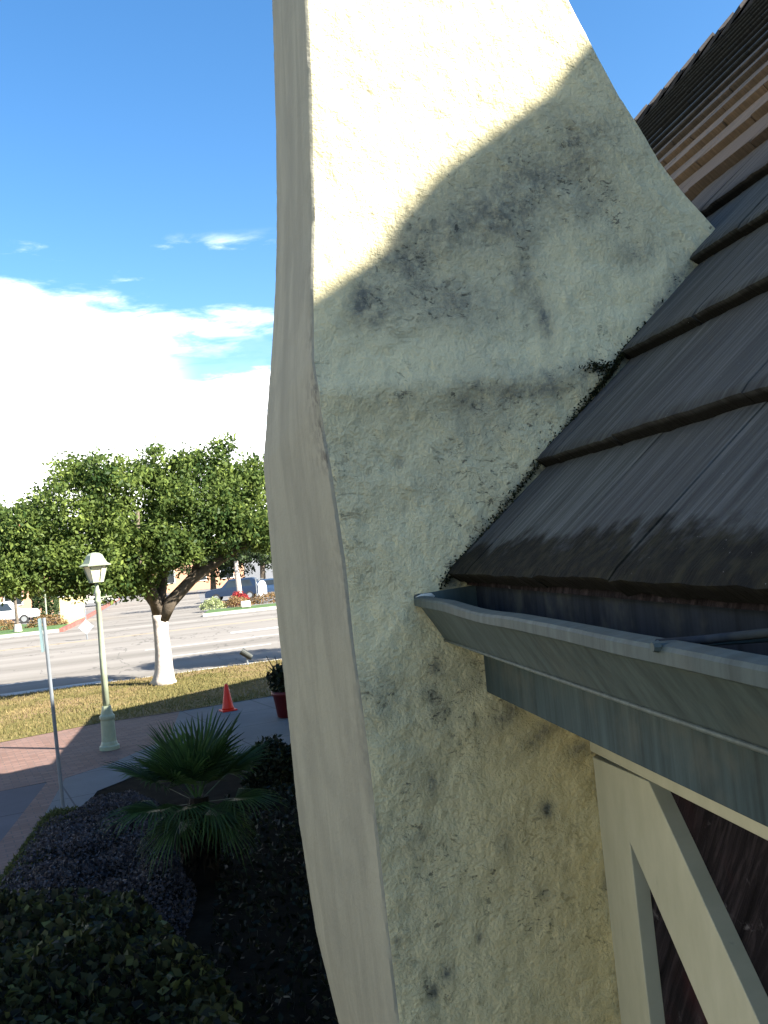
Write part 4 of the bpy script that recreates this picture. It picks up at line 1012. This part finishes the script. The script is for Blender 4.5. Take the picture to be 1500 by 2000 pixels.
# small kerbside trees with pale trunks
st = root('young_tree', (-12.5, 60.0, -0.01), 'thin young tree with whitewashed foot on the far verge', 'tree')
b = MB(); b.tube([(0, 0, 0), (0, 0, .45)], [0.26, 0.20], 10); b.build('trunk_base', M['limew'], st); b = MB(); b.tube([(0, 0, .45), (-.03, 0, 2.2), (-.1, 0, 3.8), (0, 0, 5)], [0.10, .08, .06, .03], 8); b.build('trunk', M['bark'], st)
crown('crown', [((0, 0, 5.2), (1.5, 1.4, 1.2)), ((-1.3, 0, 4.6), (.9, .9, .7))], 0.22, M['farleaf'], 9, st, .3, .5, 31, 0.5)
st = root('pale_trunk_tree', (1.2, 69.0, -0.15), 'tree with stubby pale trunk in front of the parked cars', 'tree')
b = MB(); b.tube([(0, 0, 0), (0, 0, 1.0), (-.05, 0, 2.3), (-.05, 0, 3.2)], [0.24, .21, .19, .15], 10); b.build('trunk', M['limew'], st)
crown('crown', [((0.4, 0, 4.6), (2.6, 2.0, 1.5)), ((2.3, 0.5, 4.1), (1.6, 1.5, 1.1)), ((-1.6, 0.3, 4.4), (1.6, 1.5, 1.1))], 0.24, M['farleaf'], 8, st, .3, .32, 33, 0.5)
# hedges and bushes
hb = root('tall_hedge', (-14.3, 80, -0.15), 'tall clipped dark hedge at the corner of the peach building', 'hedge')
q = np.random.uniform(-1, 1, (5000, 3)); ax = np.argmax(np.abs(q), 1); q[np.arange(5000), ax] = np.sign(q[np.arange(5000), ax]); q = q * np.array([.85, 1.5, 1.45]) + np.array([0, 0, 1.45]); q += np.random.normal(0, .05, q.shape)
fast_mesh('foliage', leafquads(q, 0.26), 4, M['farleaf'], hb, np.clip(np.random.normal(.5, .2, 5000), 0, 1))
for i, (x, y, r, hgt, mt, lb) in enumerate([(1.15, 66.2, .75, 1.0, 'flower', 'red flowering bush around the foot of the pale trunk'), (-14.5, 63.6, 1.5, .75, 'redleaf', 'reddish low bush at the left edge of the far verge'), (-11.4, 63.4, 1.3, .8, 'redleaf', 'reddish low bush beside the pale yellow wall'), (-0.75, 63.2, .85, .8, 'paleleaf', 'pale green bush at the driveway corner across the road'), (0.9, 63.6, 1.15, .72, 'redleaf', 'reddish bush left of the pale stone'), (3.1, 63.9, 1.5, .78, 'redleaf', 'brownish green bush right of the pale stone, below the oval sign'), (6.2, 64.2, 1.6, .8, 'redleaf', 'reddish bush farthest right on the far verge')]):
    bush('bush', (x, y, -0.01), (r, .8, hgt), M[mt], 0.13, 1500, lb, 'bush', 'bushes across the road', 40 + i, 0.5)
rk = root('boulder', (1.40, 60.9, -0.01), 'pale squarish stone on the far strip of lawn', 'stone')
b = MB(); b.box(-.32, .32, -.25, .25, 0, .42); o = b.build('stone', M['rock'], rk, False, 0.09, 3)
# oval sign on a post
os_ = root('oval_sign', (2.72, 64.6, -0.01), 'white oval sign board hanging beside a post across the road', 'sign')
b = MB(); b.tube([(-.42, 0, 0), (-.42, 0, 1.75)], .035, 8); b.tube([(-.42, 0, 1.70), (.1, 0, 1.70)], .025, 8); b.build('post', M['polegrey'], os_)
b = MB(); vs = [(.30 * math.cos(a) * (abs(math.cos(a)) ** -.3 if abs(math.cos(a)) > .3 else 1.2), y, .95 + .62 * math.sin(a)) for y in (-.03, .03) for a in [2 * math.pi * k / 28 for k in range(28)]]
b.add(vs, [tuple(range(28)), tuple(range(55, 27, -1))] + [(k, (k + 1) % 28, 28 + (k + 1) % 28, 28 + k) for k in range(28)]); b.build('sign_board', M['white'], os_)
# diamond warning sign seen from behind, on the median
ds = root('diamond_sign', (-6.78, 48.0, -0.15), 'white diamond shaped road sign on a thin post in the roadway', 'sign')
b = MB(); b.tube([(0, 0, 0), (0, 0, 1.55)], .03, 8); b.build('post', M['polegrey'], ds)
b = MB(); b.box(-.26, .26, -.012, .012, -.26, .26, Matrix.Translation((0, -.045, .62)) @ Matrix.Rotation(rad(45), 4, 'Y')); b.build('sign_plate', M['signback'], ds)
# lamp-like thin pole by the yellow wall
tp = root('thin_pole', (-11.55, 64.4, -0.01), 'thin pale pole beside the pale yellow wall', 'pole'); b = MB(); b.tube([(0, 0, 0), (0, 0, 2.9)], .05, 8); b.build('shaft', M['lamp'], tp); b = MB(); b.lathe([(.02, 2.9), (.09, 2.93), (.09, 3.05), (.02, 3.1)], 10); b.build('cap', M['lamp'], tp)

# backdrop trees beyond the car park
def back_tree(x, y, h, w, label, seed):
    t = root('background_tree', (x, y, -0.15), label, 'tree', 'trees beyond the car park')
    b = MB(); b.tube([(0, 0, 0), (.1, 0, h * .4), (0, 0, h * .75)], [.35, .25, .12], 8); b.build('trunk', M['bark'], t)
    rg = random.Random(seed)
    bl = [((rg.uniform(-.3, .3) * w, rg.uniform(-.2, .2) * w, h * rg.uniform(.35, .72)), (w * rg.uniform(.3, .45), w * .35, h * rg.uniform(.16, .24))) for _ in range(6)]
    crown('crown', bl, 0.42, M['farleaf'], 2.6, t, .35, .35, seed, 0.9)


for i, (x, y, h, w, lb) in enumerate([(-27, 112, 8.5, 8, 'dark tree behind the peach building at far left'), (-19.5, 114, 7.5, 7, 'dark tree right behind the end of the peach building'), (-13.0, 118, 6.0, 6, 'dark tree beyond the white van'), (-7.5, 142, 7.5, 8, 'dark tree at the end of the side street'), (-1.0, 106, 6.2, 7, 'dark tree left of the parked cars'), (4.5, 104, 7.2, 8, 'dark tree right behind the parked cars'), (10, 108, 8, 8, 'dark tree at the right edge behind the chimney'), (16, 112, 8, 8, 'dark tree hidden right of the chimney')]):
    back_tree(x, y, h, w, lb, 60 + i)
